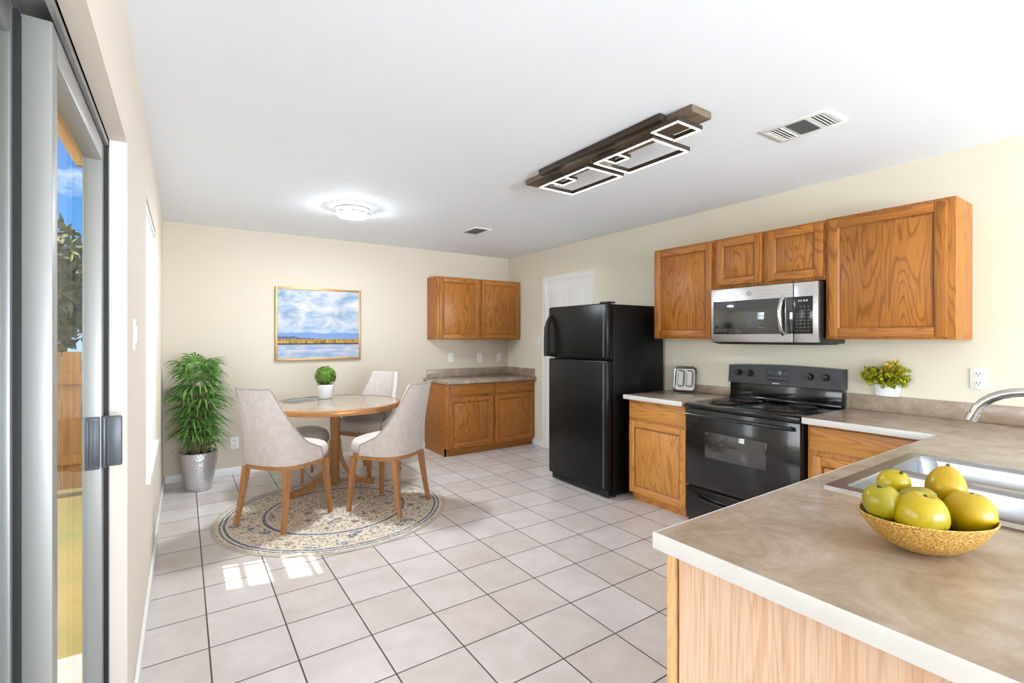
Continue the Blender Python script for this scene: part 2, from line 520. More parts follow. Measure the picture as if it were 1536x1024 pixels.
def box(bm, a, b, mi=0, bev=0.0, seg=2):
    lo = [min(a[i], b[i]) for i in range(3)]; hi = [max(a[i], b[i]) for i in range(3)]
    r = bmesh.ops.create_cube(bm, size=1.0)
    vs = r['verts']
    for v_ in vs:
        v_.co = Vector([(lo[i] + hi[i]) / 2 + v_.co[i] * (hi[i] - lo[i]) for i in range(3)])
    fs = set(f_ for v_ in vs for f_ in v_.link_faces)
    for f_ in fs:
        f_.material_index = mi
    if bev > 0:
        es = list(set(e_ for v_ in vs for e_ in v_.link_edges))
        bmesh.ops.bevel(bm, geom=es, offset=bev, segments=seg, affect='EDGES', profile=0.5, material=mi)
    return bm

def lathe(bm, prof, seg=32, mi=0, c=(0, 0, 0), sx_=1.0, sy_=1.0, cap0=False, cap1=False, squ=0.0):
    rings = []
    for (r_, z_) in prof:
        ring = []
        for i in range(seg):
            t = 2 * pi * i / seg
            ring.append(bm.verts.new((c[0] + r_ * cos(t) * sx_, c[1] + r_ * sin(t) * sy_, c[2] + z_)))
        rings.append(ring)
    for a, b in zip(rings, rings[1:]):
        for i in range(seg):
            f_ = bm.faces.new((a[i], a[(i + 1) % seg], b[(i + 1) % seg], b[i]))
            f_.material_index = mi
    if cap0:
        bm.faces.new(list(reversed(rings[0]))).material_index = mi
    if cap1:
        bm.faces.new(rings[-1]).material_index = mi
    return bm

def tube(bm, pts, rad, seg=10, mi=0, caps=True, closed=False, flat=1.0):
    pts = [Vector(p) for p in pts]
    n = len(pts)
    rads = rad if isinstance(rad, (list, tuple)) else [rad] * n
    rings = []
    up = Vector((0, 0, 1))
    prev = None
    for i, p in enumerate(pts):
        if closed:
            t = (pts[(i + 1) % n] - pts[i - 1]).normalized()
        else:
            t = (pts[min(i + 1, n - 1)] - pts[max(i - 1, 0)]).normalized()
        if prev is None:
            a = up if abs(t.dot(up)) < 0.95 else Vector((1, 0, 0))
            u = t.cross(a).normalized()
        else:
            u = (prev - t * prev.dot(t)).normalized()
        prev = u
        v_ = t.cross(u)
        rings.append([bm.verts.new(p + (u * cos(2 * pi * j / seg) + v_ * sin(2 * pi * j / seg) * flat) * rads[i]) for j in range(seg)])
    m = n if closed else n - 1
    for i in range(m):
        a, b = rings[i], rings[(i + 1) % n]
        for j in range(seg):
            bm.faces.new((a[j], a[(j + 1) % seg], b[(j + 1) % seg], b[j])).material_index = mi
    if caps and not closed:
        bm.faces.new(list(reversed(rings[0]))).material_index = mi
        bm.faces.new(rings[-1]).material_index = mi
    return bm

def bar(bm, pts, w_, d_, mi=0, wdir=(1, 0, 0)):
    """square section rod through pts with half widths w_ (list) and d_ (list)"""
    pts = [Vector(p) for p in pts]
    wd = Vector(wdir).normalized()
    rings = []
    for i, p in enumerate(pts):
        t = (pts[min(i + 1, len(pts) - 1)] - pts[max(i - 1, 0)]).normalized()
        dd = t.cross(wd).normalized()
        ww = dd.cross(t).normalized()
        a, b = w_[i], d_[i]
        rings.append([bm.verts.new(p + ww * x + dd * y) for x, y in ((-a, -b), (a, -b), (a, b), (-a, b))])
    for a, b in zip(rings, rings[1:]):
        for j in range(4):
            bm.faces.new((a[j], a[(j + 1) % 4], b[(j + 1) % 4], b[j])).material_index = mi
    bm.faces.new(list(reversed(rings[0]))).material_index = mi
    bm.faces.new(rings[-1]).material_index = mi
    return bm

def prism(bm, poly, z0, z1, mi=0, bev=0.0):
    a = [bm.verts.new((x, y, z0)) for x, y in poly]
    b = [bm.verts.new((x, y, z1)) for x, y in poly]
    n = len(poly)
    fs = [bm.faces.new(list(reversed(a))), bm.faces.new(b)]
    for i in range(n):
        fs.append(bm.faces.new((a[i], a[(i + 1) % n], b[(i + 1) % n], b[i])))
    for f_ in fs:
        f_.material_index = mi
    if bev:
        es = [e_ for f_ in fs[:2] for e_ in f_.edges]
        bmesh.ops.bevel(bm, geom=list(set(es)), offset=bev, segments=2, affect='EDGES', profile=0.5, material=mi)
    return bm

def cellslab(bm, xs, ys, fill, z0, z1, mi=0):
    nx, ny = len(xs) - 1, len(ys) - 1
    V = {}
    def vv(i, j, k_):
        if (i, j, k_) not in V:
            V[(i, j, k_)] = bm.verts.new((xs[i], ys[j], (z0, z1)[k_]))
        return V[(i, j, k_)]
    ok = lambda i, j: 0 <= i < nx and 0 <= j < ny and fill(i, j)
    for i in range(nx):
        for j in range(ny):
            if not ok(i, j):
                continue
            bm.faces.new((vv(i, j, 1), vv(i + 1, j, 1), vv(i + 1, j + 1, 1), vv(i, j + 1, 1)))
            bm.faces.new((vv(i, j, 0), vv(i, j + 1, 0), vv(i + 1, j + 1, 0), vv(i + 1, j, 0)))
            for di, dj, p, q in ((-1, 0, (i, j + 1), (i, j)), (1, 0, (i + 1, j), (i + 1, j + 1)), (0, -1, (i, j), (i + 1, j)), (0, 1, (i + 1, j + 1), (i, j + 1))):
                if not ok(i + di, j + dj):
                    bm.faces.new((vv(*p, 0), vv(*q, 0), vv(*q, 1), vv(*p, 1)))
    for f_ in bm.faces:
        f_.material_index = mi
    return bm

def rrect(w_, h_, r_, n=5, cx=0, cy=0):
    pts = []
    for (sx_, sy_, a0) in ((1, 1, 0), (-1, 1, 90), (-1, -1, 180), (1, -1, 270)):
        for i in range(n + 1):
            t = R(a0 + 90 * i / n)
            pts.append((cx + sx_ * (w_ / 2 - r_) + r_ * cos(t), cy + sy_ * (h_ / 2 - r_) + r_ * sin(t)))
    return pts

def obj(name, bm, mats, parent=None, smooth=True, ang=38, subsurf=0, loc=None, rotz=None):
    if not isinstance(mats, (list, tuple)):
        mats = [mats]
    me = bpy.data.meshes.new(name)
    bmesh.ops.recalc_face_normals(bm, faces=bm.faces[:])
    bm.to_mesh(me); bm.free()
    for m_ in mats:
        me.materials.append(m_)
    if smooth:
        me.shade_smooth()
        if not subsurf:
            me.set_sharp_from_angle(angle=R(ang))
    o = bpy.data.objects.new(name, me)
    COL.objects.link(o)
    if parent is not None:
        o.parent = parent
    if loc:
        o.location = loc
    if rotz is not None:
        o.rotation_euler = (0, 0, rotz)
    if subsurf:
        md = o.modifiers.new('subdivision', 'SUBSURF')
        md.levels = subsurf; md.render_levels = subsurf
    return o

def tag(o, label, cat, group=None):
    o['label'] = label; o['category'] = cat
    if group:
        o['group'] = group
    return o

def thing(name, label, cat, loc=(0, 0, 0), rotz=0.0, group=None):
    o = bpy.data.objects.new(name, None)
    o.empty_display_size = 0.1
    COL.objects.link(o)
    o.location = loc; o.rotation_euler = (0, 0, rotz)
    return tag(o, label, cat, group)

def struct(name, bm, m, parent=None, **k_):
    o = obj(name, bm, m, parent, **k_)
    o['kind'] = 'structure'
    return o

def bx(a, b, bev=0.0, mi=0):
    return box(NB(), a, b, mi, bev)

# ---------------------------------------------------------------- the room
X0R = XL - 0.15
struct('floor', bx((XL - 0.15, YR - 0.15, -0.06), (XR + 0.15, YB + 0.15, 0)), M['tile'], smooth=False)
struct('ceiling', bx((XL - 0.15, YR - 0.15, ZC), (XR + 0.15, YB + 0.15, ZC + 0.1)), M['ceiling'], smooth=False)
struct('wall_back', bx((XL - 0.15, YB, 0), (XR + 0.15, YB + 0.15, ZC)), M['wall'], smooth=False)
struct('wall_right', bx((XR, YR - 0.15, 0), (XR + 0.15, YB, ZC)), M['wall_y'], smooth=False)

def pierced(bm, axis, fixed0, fixed1, us, zs, hole):
    for i in range(len(us) - 1):
        for j in range(len(zs) - 1):
            if hole(i, j):
                continue
            if axis == 'y':
                box(bm, (fixed0, us[i], zs[j]), (fixed1, us[i + 1], zs[j + 1]))
            else:
                box(bm, (us[i], fixed0, zs[j]), (us[i + 1], fixed1, zs[j + 1]))
    return bm
WTH = 0.110                             # thickness of the left wall
D0, D1, DT = 0.40, 2.03, 1.99          # sliding door opening
W0, W1, WB, WT = 3.02, 4.06, 0.65, 2.06    # window opening
bm = NB()
for a, b in (((YR, 0), (D0, ZC)), ((D0, DT), (D1, ZC)), ((D1, 0), (W0, ZC)), ((W0, 0), (W1, WB)), ((W0, WT), (W1, ZC)), ((W1, 0), (YB, ZC))):
    box(bm, (XL - WTH, a[0], a[1]), (XL, b[0], b[1]))
struct('wall_left', bm, M['wall_l'], smooth=False)
bm = NB()
for x0_, x1_, z0_, z1_ in ((XL - 0.15, 0.05, 0, ZC), (1.45, 2.0, 0, ZC), (3.4, XR, 0, ZC), (0.05, 1.45, 0, 0.55), (0.05, 1.45, 2.15, ZC), (2.0, 3.4, 0, 0.55), (2.0, 3.4, 2.15, ZC)):
    box(bm, (x0_, YR - 0.15, z0_), (x1_, YR, z1_))
struct('wall_rear', bm, M['wall'], smooth=False)
for n_, x0_ in ((2, 0.05), (3, 2.0)):  # unseen windows added behind the camera to let the fill lights in
    bm = NB()
    for a, b in (((x0_, 0.55), (x0_ + 0.05, 2.15)), ((x0_ + 1.35, 0.55), (x0_ + 1.4, 2.15)), ((x0_, 0.55), (x0_ + 1.4, 0.6)), ((x0_, 2.1), (x0_ + 1.4, 2.15)), ((x0_ + 0.68, 0.55), (x0_ + 0.72, 2.15))):
        box(bm, (a[0], YR - 0.08, a[1]), (b[0], YR - 0.03, b[1]))
    struct('window_%d' % n_, bm, M['white'], smooth=False)

bb = 0.072
def base_prof(bm, a, b):
    box(bm, a, b, 0, 0.004)
bm = NB(); box(bm, (XL, YR, 0), (XL + 0.014, D0 - 0.02, bb), 0, 0.004); box(bm, (XL, D1 + 0.02, 0), (XL + 0.014, YB, bb), 0, 0.004)
struct('baseboard_left', bm, M['white'])
bm = NB(); box(bm, (XL + 0.014, YB - 0.014, 0), (2.44, YB, bb), 0, 0.004)
struct('baseboard_back', bm, M['white'])
bm = NB(); box(bm, (XR - 0.014, 4.70, 0), (XR, 4.92, bb), 0, 0.004); box(bm, (XR - 0.014, 3.60, 0), (XR, 3.79, bb), 0, 0.004)
struct('baseboard_right', bm, M['white'])

# white interior door in the right wall, half behind the refrigerator
dr = bpy.data.objects.new('door_2', None); COL.objects.link(dr); dr['kind'] = 'structure'
bm = NB()
box(bm, (XR - 0.022, 3.80, 0), (XR, 3.865, 2.02))
box(bm, (XR - 0.022, 4.625, 0), (XR, 4.69, 2.02))
box(bm, (XR - 0.022, 3.80, 2.02), (XR, 4.69, 2.085))
struct('door_casing', bm, M['white'], dr, smooth=False)
bm = NB(); box(bm, (XR - 0.008, 3.865, 0.01), (XR, 4.625, 2.02))
for y0_, y1_ in ((3.94, 4.21), (4.28, 4.55)):
    for z0_, z1_ in ((0.22, 0.95), (1.10, 1.90)):
        box(bm, (XR - 0.012, y0_, z0_), (XR - 0.006, y1_, z1_), 0, 0.004)
struct('door_leaf', bm, M['white'], dr)

# window in the left wall
wd = bpy.data.objects.new('window_1', None); COL.objects.link(wd); wd['kind'] = 'structure'
bm = NB()
xa, xb = XL - 0.10, XL - 0.05
for a, b in (((W0, WB), (W0 + 0.05, WT)), ((W1 - 0.05, WB), (W1, WT)), ((W0, WB), (W1, WB + 0.05)), ((W0, WT - 0.05), (W1, WT))):
    box(bm, (xa, a[0], a[1]), (xb, b[0], b[1]))
box(bm, (xa, W0, 1.33), (xb, W1, 1.40))
for z_ in (1.02, 1.70):
    box(bm, (xa + 0.015, W0, z_ - 0.011), (xb - 0.015, W1, z_ + 0.011))
for y_ in (3.36, 3.71):
    box(bm, (xa + 0.015, y_ - 0.011, WB), (xb - 0.015, y_ + 0.011, WT))
struct('window_frame', bm, M['white_pl'], wd, smooth=False)
struct('window_pane', bx((xa + 0.022, W0 + 0.03, WB + 0.03), (xa + 0.026, W1 - 0.03, WT - 0.03)), M['glass'], wd, smooth=False)
struct('window_sill', bx((XL - 0.049, W0 - 0.03, WB - 0.03), (XL + 0.02, W1 + 0.03, WB + 0.004), 0.004), M['white'], wd)
bl = thing('window_blind', 'white vertical blind added over the far half of the left window to hold back sun', 'blind', (XL - 0.02, 3.74, WT - 0.01))  # blind added to keep the sun patch off the rug and chair
obj('headrail', bx((-0.015, -0.70, -0.03), (0.015, 0.30, 0.0), 0.003), M['blind'], bl)
for i in range(8):
    bm = NB(); y_ = -0.31 + i * 0.08
    bar(bm, [(0, y_, -0.03), (0, y_, -1.396)], [0.004, 0.004], [0.045, 0.045], 0, (1, 0.12, 0))
    obj('slat', bm, M['blind'], bl, smooth=False)

# sliding patio door
sd = bpy.data.objects.new('door_1', None); COL.objects.link(sd); sd['kind'] = 'structure'
xo, xi = XL - 0.108, XL - 0.046
bm = NB()
# outer frame with tracks
for (xa_, xb_) in ((xo, -0.2535), (-0.207, xi)):
    box(bm, (xa_, D1 - 0.03, 0), (xb_, D1, DT)); box(bm, (xa_, D0, 0), (xb_, D0 + 0.03, DT))
    box(bm, (xa_, D0, DT - 0.03), (xb_, D1, DT)); box(bm, (xa_, D0, 0), (xb_, D1, 0.03))
box(bm, (xo, D1 - 0.012, 0), (xi, D1, DT)); box(bm, (xo, D0, DT - 0.012), (xi, D1, DT)); box(bm, (xo, D0, 0), (xi, D1, 0.012))
struct('door_frame', bm, M['alu_d'], sd, smooth=False)
struct('weather_strip', bx((-0.207, D1 - 0.036, 0.03), (xi + 0.001, D1 - 0.03, DT - 0.03)), M['gasket'], sd, smooth=False)
def panel(name, x0_, x1_, y0_, y1_, st, m_, rail=0.06):
    bm = NB()
    box(bm, (x0_, y0_, 0.032), (x1_, y0_ + st, DT - 0.032), 0, 0.003); box(bm, (x0_, y1_ - st, 0.032), (x1_, y1_, DT - 0.032), 0, 0.003)
    box(bm, (x0_, y0_ + st, 0.032), (x1_, y1_ - st, 0.032 + rail + 0.02), 0, 0.003); box(bm, (x0_, y0_ + st, DT - 0.032 - rail), (x1_, y1_ - st, DT - 0.032), 0, 0.003)
    p = struct(name, bm, m_, sd)
    xm = x0_ + 0.010
    struct('glass_pane', bx((xm - 0.003, y0_ + st - 0.005, 0.09), (xm + 0.003, y1_ - st + 0.005, DT - 0.08)), M['glass'], p, smooth=False)
    return p
panel('fixed_panel', -0.272, -0.2565, D0 + 0.03, 1.305, 0.082, M['alu_d'])
sp_ = panel('sliding_panel', -0.2525, -0.2075, 1.266, D1 - 0.037, 0.045, M['alu'])
struct('edge_gasket', bx((-0.2562, 1.236, 0.04), (-0.2500, 1.264, DT - 0.04)), M['gasket'], sp_, smooth=False)
bm = NB()
box(bm, (-0.246, 1.932, 0.945), (-0.212, 1.9485, 1.105), 0, 0.003)
for i in range(4):
    box(bm, (-0.242 + i * 0.008, 1.928, 0.955), (-0.238 + i * 0.008, 1.935, 1.095), 0, 0.001)
box(bm, (-0.207, 1.938, 0.945), (-0.197, 1.986, 1.105), 0, 0.003)
box(bm, (-0.197, 1.938, 0.95), (-0.158, 1.952, 1.105), 0, 0.005)
struct('door_handle', bm, M['grip'], sp_)

# ---------------------------------------------------------------- outside
struct('ground', bx((-40, -20, -0.3), (12, 40, -0.15)), M['lawn'], smooth=False)
bm = NB(); box(bm, (-4.0, -3.0, -0.15), (XL - WTH, 2.85, -0.05), 0, 0.01)
struct('patio_slab', bm, M['concrete'])
bm = NB()
box(bm, (-4.0, YR - 0.2, 2.40), (XL - WTH, 2.6, 2.52)); box(bm, (-0.50, 2.6, 2.40), (XL - WTH, 3.80, 2.52))
box(bm, (-0.52, 2.6, 2.36), (-0.48, 3.80, 2.54)); box(bm, (-0.52, 3.78, 2.36), (XL - WTH, 3.82, 2.54))
box(bm, (-4.02, 2.58, 2.36), (-0.50, 2.62, 2.54))
struct('porch_roof', bm, M['porch'], smooth=False)
fc = thing('garden_fence', 'golden cedar board fence across the back of the lawn', 'fence', (-2.6, 6.25, -0.15))
bm = NB()
for i in range(36):
    x_ = -2.9 + i * 0.142
    if -2.6 + x_ + 0.134 > 2.2:
        break
    box(bm, (x_, -0.012, 0.04), (x_ + 0.135, 0.012, 1.36 + rnd.uniform(-0.01, 0.01)))
obj('board_panel', bm, M['fence'], fc, smooth=False)
for z_ in (0.28, 1.05):
    obj('rail', bx((-2.9, -0.05, z_), (2.1, -0.013, z_ + 0.09)), M['fence'], fc, smooth=False)
for x_ in (-2.2, 0.0, 1.9):
    obj('post', bx((x_, -0.14, 0), (x_ + 0.09, -0.051, 1.3)), M['fence'], fc, smooth=False)

def blob_tree(name, loc, h, cr_, n, label, seed):
    rr = random.Random(seed)
    t = thing(name, label, 'tree', loc)
    bm = NB(); tube(bm, [(0, 0, 0), (0.05, 0, h * 0.3), (0, 0.05, h * 0.7)], [0.12, 0.09, 0.04], 8)
    obj('trunk', bm, M['bark'], t)
    bm = NB()
    for i in range(n):
        while True:
            p = Vector((rr.uniform(-1, 1), rr.uniform(-1, 1), rr.uniform(-1, 1)))
            if 0.35 < p.length < 1:
                break
        p = Vector((p.x * cr_, p.y * cr_, h * 0.62 + p.z * h * 0.40))
        d = Vector((rr.gauss(0, 1), rr.gauss(0, 1), rr.gauss(0, 1))).normalized()
        e_ = d.orthogonal().normalized()
        L, W_ = rr.uniform(0.10, 0.2), rr.uniform(0.04, 0.08)
        q = [bm.verts.new(p - d * L), bm.verts.new(p + e_ * W_), bm.verts.new(p + d * L), bm.verts.new(p - e_ * W_)]
        bm.faces.new(q)
    obj('foliage', bm, M['treeleaf'], t, smooth=False)
blob_tree('garden_tree', (-2.9, 13.5, -0.15), 4.1, 1.5, 4200, 'olive brown leafy tree seen through the patio door, beyond the fence', 3)

# ---------------------------------------------------------------- cabinets
def door_bm(x0_, x1_, z0_, z1_, fr=0.052, t=0.019, y=0.0):
    """framed cabinet door with recessed flat panel; front at y - t"""
    bm = NB()
    f = y - t
    box(bm, (x0_, f, z0_), (x0_ + fr, y, z1_), 0, 0.0035); box(bm, (x1_ - fr, f, z0_), (x1_, y, z1_), 0, 0.0035)
    box(bm, (x0_ + fr, f, z1_ - fr), (x1_ - fr, y, z1_), 1, 0.0035); box(bm, (x0_ + fr, f, z0_), (x1_ - fr, y, z0_ + fr), 1, 0.0035)
    a, b, c, d = x0_ + fr, x1_ - fr, z0_ + fr, z1_ - fr
    # bevelled groove around the panel
    g, yb = 0.008, f + 0.010
    o_ = [bm.verts.new(p) for p in ((a, f + 0.003, c), (b, f + 0.003, c), (b, f + 0.003, d), (a, f + 0.003, d))]
    i_ = [bm.verts.new(p) for p in ((a + g, yb, c + g), (b - g, yb, c + g), (b - g, yb, d - g), (a + g, yb, d - g))]
    j_ = [bm.verts.new(p) for p in ((a + g + 0.004, yb - 0.003, c + g + 0.004), (b - g - 0.004, yb - 0.003, c + g + 0.004), (b - g - 0.004, yb - 0.003, d - g - 0.004), (a + g + 0.004, yb - 0.003, d - g - 0.004))]
    for q in range(4):
        bm.faces.new((o_[q], o_[(q + 1) % 4], i_[(q + 1) % 4], i_[q])).material_index = 2
        bm.faces.new((i_[q], i_[(q + 1) % 4], j_[(q + 1) % 4], j_[q])).material_index = 2
    bm.faces.new(j_).material_index = 0
    return bm
DM = [M['oak_v'], M['oak_h'], M['oak_dark']]

def drawer_bm(x0_, x1_, z0_, z1_, t=0.019):
    return box(NB(), (x0_, -t, z0_), (x1_, 0, z1_), 0, 0.006)

def face_frame(bm, W_, z0_, z1_, xs_, zs_, t=0.0):
    pass

def cabinet(name, label, loc, rotz, W_, D_, z0_, z1_, doors, drawers=(), toe=0.0, group=None, end_to_floor=False, light=False):
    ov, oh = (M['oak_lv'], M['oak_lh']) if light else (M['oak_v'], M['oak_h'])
    t = thing(name, label, 'cabinet', loc, rotz, group)
    bm = NB()
    zb = toe if toe else z0_
    box(bm, (0, 0.018, zb), (W_, D_, z1_), 0, 0.001)                       # carcass
    box(bm, (0, 0, zb), (W_, 0.018, z1_), 0, 0.002)                        # face frame
    if end_to_floor:
        box(bm, (0, 0.045, 0), (0.018, D_, zb))
    obj('body', bm, ov, t)
    if toe:
        obj('toe_kick', bx((0.0, 0.045, 0), (W_, 0.06, toe)), oh, t, smooth=False)
    for d in doors:
        obj('door', door_bm(*d), [ov, oh, M['oak_dark']], t)
    for d in drawers:
        obj('drawer', drawer_bm(*d), oh, t)
    return t

RZ = -pi / 2
YF = 4.86
cabinet('base_cabinet', 'two door honey oak base cabinet in the back corner under the beige counter', (2.44, YF + 0.019, 0), 0, 1.222, 0.587, 0, 0.8205,
        [(0.03, 0.605, 0.095, 0.662), (0.64, 1.205, 0.095, 0.662)], [(0.03, 0.605, 0.690, 0.812), (0.64, 1.205, 0.690, 0.812)], 0.088, 'lower oak cabinets', True)
cabinet('wall_cabinet', 'two door honey oak wall cabinet hung in the back corner right of the painting', (2.473, 5.189, 0), 0, 1.19, 0.28, 1.323, 2.072,
        [(0.026, 0.572, 1.335, 2.06), (0.600, 1.182, 1.335, 2.06)], (), 0.0, 'upper oak cabinets')
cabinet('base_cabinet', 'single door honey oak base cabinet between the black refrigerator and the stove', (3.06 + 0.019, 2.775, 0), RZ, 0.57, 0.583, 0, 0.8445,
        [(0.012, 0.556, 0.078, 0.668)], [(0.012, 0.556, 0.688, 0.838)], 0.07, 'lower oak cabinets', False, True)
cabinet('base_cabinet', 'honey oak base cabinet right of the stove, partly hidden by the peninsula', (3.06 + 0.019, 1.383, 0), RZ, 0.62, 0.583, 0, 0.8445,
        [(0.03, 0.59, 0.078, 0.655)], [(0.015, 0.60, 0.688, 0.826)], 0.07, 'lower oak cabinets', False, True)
cabinet('wall_cabinet', 'one door honey oak wall cabinet hung left of the microwave', (3.359, 2.745, 0), RZ, 0.573, 0.304, 1.338, 2.092,
        [(0.012, 0.553, 1.352, 2.078)], (), 0.0, 'upper oak cabinets')
cabinet('wall_cabinet', 'short two door honey oak wall cabinet above the microwave', (3.359, 2.170, 0), RZ, 0.766, 0.304, 1.715, 2.092,
        [(0.018, 0.365, 1.735, 2.078), (0.402, 0.757, 1.735, 2.078)], (), 0.0, 'upper oak cabinets')
cabinet('wall_cabinet', 'large one door honey oak wall cabinet hung right of the microwave', (3.359, 1.402, 0), RZ, 0.620, 0.304, 1.338, 2.096,
        [(0.022, 0.588, 1.352, 2.080)], (), 0.0, 'upper oak cabinets')

# ---------------------------------------------------------------- countertops
CZ0, CZ = 0.845, 0.881
t = thing('countertop', 'short beige laminate countertop on the corner cabinet below the light switches', 'countertop', (2.42, 4.83, 0.821), 0, 'laminate worktops')
obj('worktop', bx((0, 0, 0), (1.244, 0.639, 0.035), 0.003), M['lam'], t)
obj('edge_band', bx((0, -0.004, 0.0), (1.244, -0.0002, 0.033), 0.0015), M['lam'], t)
bm = NB(); box(bm, (0.04, 0.617, 0.0355), (1.244, 0.639, 0.135), 0, 0.003); box(bm, (1.222, 0.03, 0.0355), (1.244, 0.616, 0.135), 0, 0.003)
obj('backsplash', bm, M['lam'], t)

t = thing('countertop', 'short beige laminate countertop with the silver tray, between refrigerator and stove', 'countertop', (3.0, 2.205, CZ0), 0, 'laminate worktops')
obj('worktop', bx((0, 0, 0), (0.664, 0.565, 0.036), 0.003), M['lam'], t)
obj('edge_band', bx((-0.004, 0, 0), (-0.0002, 0.565, 0.035), 0.0015), M['lam_edge'], t)['label'] = 'pale front edge'
obj('backsplash', bx((0.642, 0, 0.0365), (0.664, 0.565, 0.10), 0.003), M['lam'], t)

SX0, SX1, SY0, SY1 = 1.665, 2.44, 0.14, 0.70
PX, PY0, PY1 = 0.940, -0.16, 0.765
xs = [PX, SX0 + 0.02, SX1 - 0.02, 3.0, XR - 0.001]
ys = [PY0, SY0 + 0.02, SY1 - 0.02, PY1, 1.381]
def fill(i, j):
    if j == 3:
        return i == 3
    return not (i == 1 and j == 1)
t = thing('countertop', 'long L shaped beige laminate countertop of the peninsula holding sink and fruit bowl', 'countertop', (0, 0, 0), 0, 'laminate worktops')
bm = NB(); cellslab(bm, xs, ys, fill, CZ0, CZ)
obj('worktop', bm, M['lam'], t, smooth=False)
bm = NB()
box(bm, (PX - 0.006, PY0, CZ0 - 0.002), (PX - 0.0002, PY1 + 0.005, CZ + 0.001), 0, 0.002)
box(bm, (PX - 0.001, PY1 + 0.0002, CZ0 - 0.001), (3.0, PY1 + 0.005, CZ), 0, 0.002)
box(bm, (2.995, PY1 + 0.005, CZ0), (2.9998, 1.381, CZ), 0, 0.002)
obj('edge_band', bm, M['lam_edge'], t)['label'] = 'pale front edge'
obj('backsplash', bx((3.640, PY0, CZ + 0.0005), (3.664, 1.381, 0.982), 0.003), M['lam'], t)

# peninsula base
t = thing('peninsula_cabinet', 'pale oak panelled peninsula base under the long counter in the foreground', 'cabinet', (0, 0, 0))
bm = NB()
box(bm, (0.972, -0.10, 0), (0.986, 0.722, 0.842))
obj('end_panel', bm, M['oak_pale'], t, smooth=False)
obj('corner_stile', bx((0.962, 0.728, 0.0), (0.99, 0.750, 0.842), 0.002), M['oak_stile'], t)
bm = NB()
box(bm, (0.99, 0.728, 0.09), (3.06, 0.748, 0.842)); box(bm, (0.99, 0.68, 0), (3.06, 0.69, 0.09)); box(bm, (0.986, -0.10, 0), (3.06, -0.085, 0.842))
obj('body', bm, M['oak_v'], t, smooth=False)

# ---------------------------------------------------------------- sink, faucet
t = thing('kitchen_sink', 'double bowl stainless steel sink set in the peninsula counter', 'sink', (0, 0, CZ))
bm = NB()
B1 = (SX0 + 0.045, 2.035, SY0 + 0.10, SY1 - 0.04); B2 = (2.075, SX1 - 0.04, SY0 + 0.10, SY1 - 0.04)
cellslab(bm, [SX0, B1[0], B1[1], B2[0], B2[1], SX1], [SY0, B1[2], B1[3], SY1], lambda i, j: not (j == 1 and i in (1, 3)), 0.0005, 0.006)
obj('rim', bm, M['sink'], t, ang=60)
for b in (B1, B2):
    bm = NB()
    rings = []
    w_, h_ = b[1] - b[0], b[3] - b[2]
    cx, cy = (b[0] + b[1]) / 2, (b[2] + b[3]) / 2
    for ins, z_, r_ in ((0.0, 0.005, 0.02), (0.004, -0.012, 0.05), (0.012, -0.12, 0.06), (0.03, -0.145, 0.07), (0.06, -0.152, 0.05)):
        rings.append([bm.verts.new((x, y, z_)) for x, y in rrect(w_ - 2 * ins, h_ - 2 * ins, r_, 6, cx, cy)])
    for a_, b_ in zip(rings, rings[1:]):
        n = len(a_)
        for i in range(n):
            bm.faces.new((a_[i], b_[i], b_[(i + 1) % n], a_[(i + 1) % n]))
    bm.faces.new(rings[-1])
    bo = obj('basin', bm, M['sink'], t, ang=60)
    bm = NB(); lathe(bm, [(0.042, 0.0), (0.040, 0.003), (0.02, 0.001), (0.0005, 0.001)], 24, 0, (cx, cy, -0.1515))
    obj('drain', bm, M['chrome'], bo)
t = thing('kitchen_faucet', 'brushed nickel arched faucet over the sink at the right edge', 'faucet', (2.07, 0.185, CZ + 0.006))
bm = NB(); lathe(bm, [(0.032, 0), (0.032, 0.006), (0.024, 0.012), (0.021, 0.05), (0.018, 0.055)], 24, cap0=True, cap1=True)
obj('base', bm, M['chrome'], t)
bm = NB()
pts = [(0, 0, 0.05), (0, 0, 0.20)]
for i in range(1, 15):
    a = pi - pi * 0.93 * i / 14
    pts.append((0.0, 0.128 + 0.128 * cos(a), 0.20 + 0.10 * sin(a)))
tube(bm, pts, 0.0135, 14)
obj('spout', bm, M['chrome'], t)
bm = NB(); p0, p1 = Vector(pts[-1]), Vector(pts[-1]) + (Vector(pts[-1]) - Vector(pts[-2])).normalized() * 0.022
tube(bm, [p0, p1], [0.0165, 0.0165], 14)
obj('spray_head', bm, M['chrome'], t)
bm = NB(); tube(bm, [(0.022, 0, 0.035), (0.06, -0.01, 0.06), (0.085, -0.02, 0.085)], [0.008, 0.007, 0.009], 10)
obj('handle', bm, M['chrome'], t)

# ---------------------------------------------------------------- refrigerator
t = thing('refrigerator', 'tall black top freezer refrigerator standing before the white door', 'refrigerator', (2.895, 3.625, 0), RZ)
FW = 0.775
obj('body', bx((0.004, 0.072, 0.03), (FW - 0.004, 0.72, 1.628), 0.006), M['fridge_s'], t)
fd = obj('freezer_door', bx((0, 0, 1.163), (FW, 0.066, 1.636), 0.016, 0), M['fridge'], t)
dd = obj('fridge_door', bx((0, 0, 0.068), (FW, 0.066, 1.153), 0.016, 0), M['fridge'], t)
for d_, z0_, z1_ in ((fd, 1.185, 1.614), (dd, 0.09, 1.132)):
    obj('edge_highlight', bx((FW - 0.052, -0.0025, z0_), (FW - 0.034, 0.001, z1_), 0.001), M['highlight_grey'], d_)  # grey strip painted in for the highlight along the rounded door edge
bm = NB()
prof = [(0.036, -0.004, 1.56), (0.036, -0.03, 1.50), (0.036, -0.046, 1.44), (0.036, -0.05, 1.30), (0.036, -0.05, 1.172)]
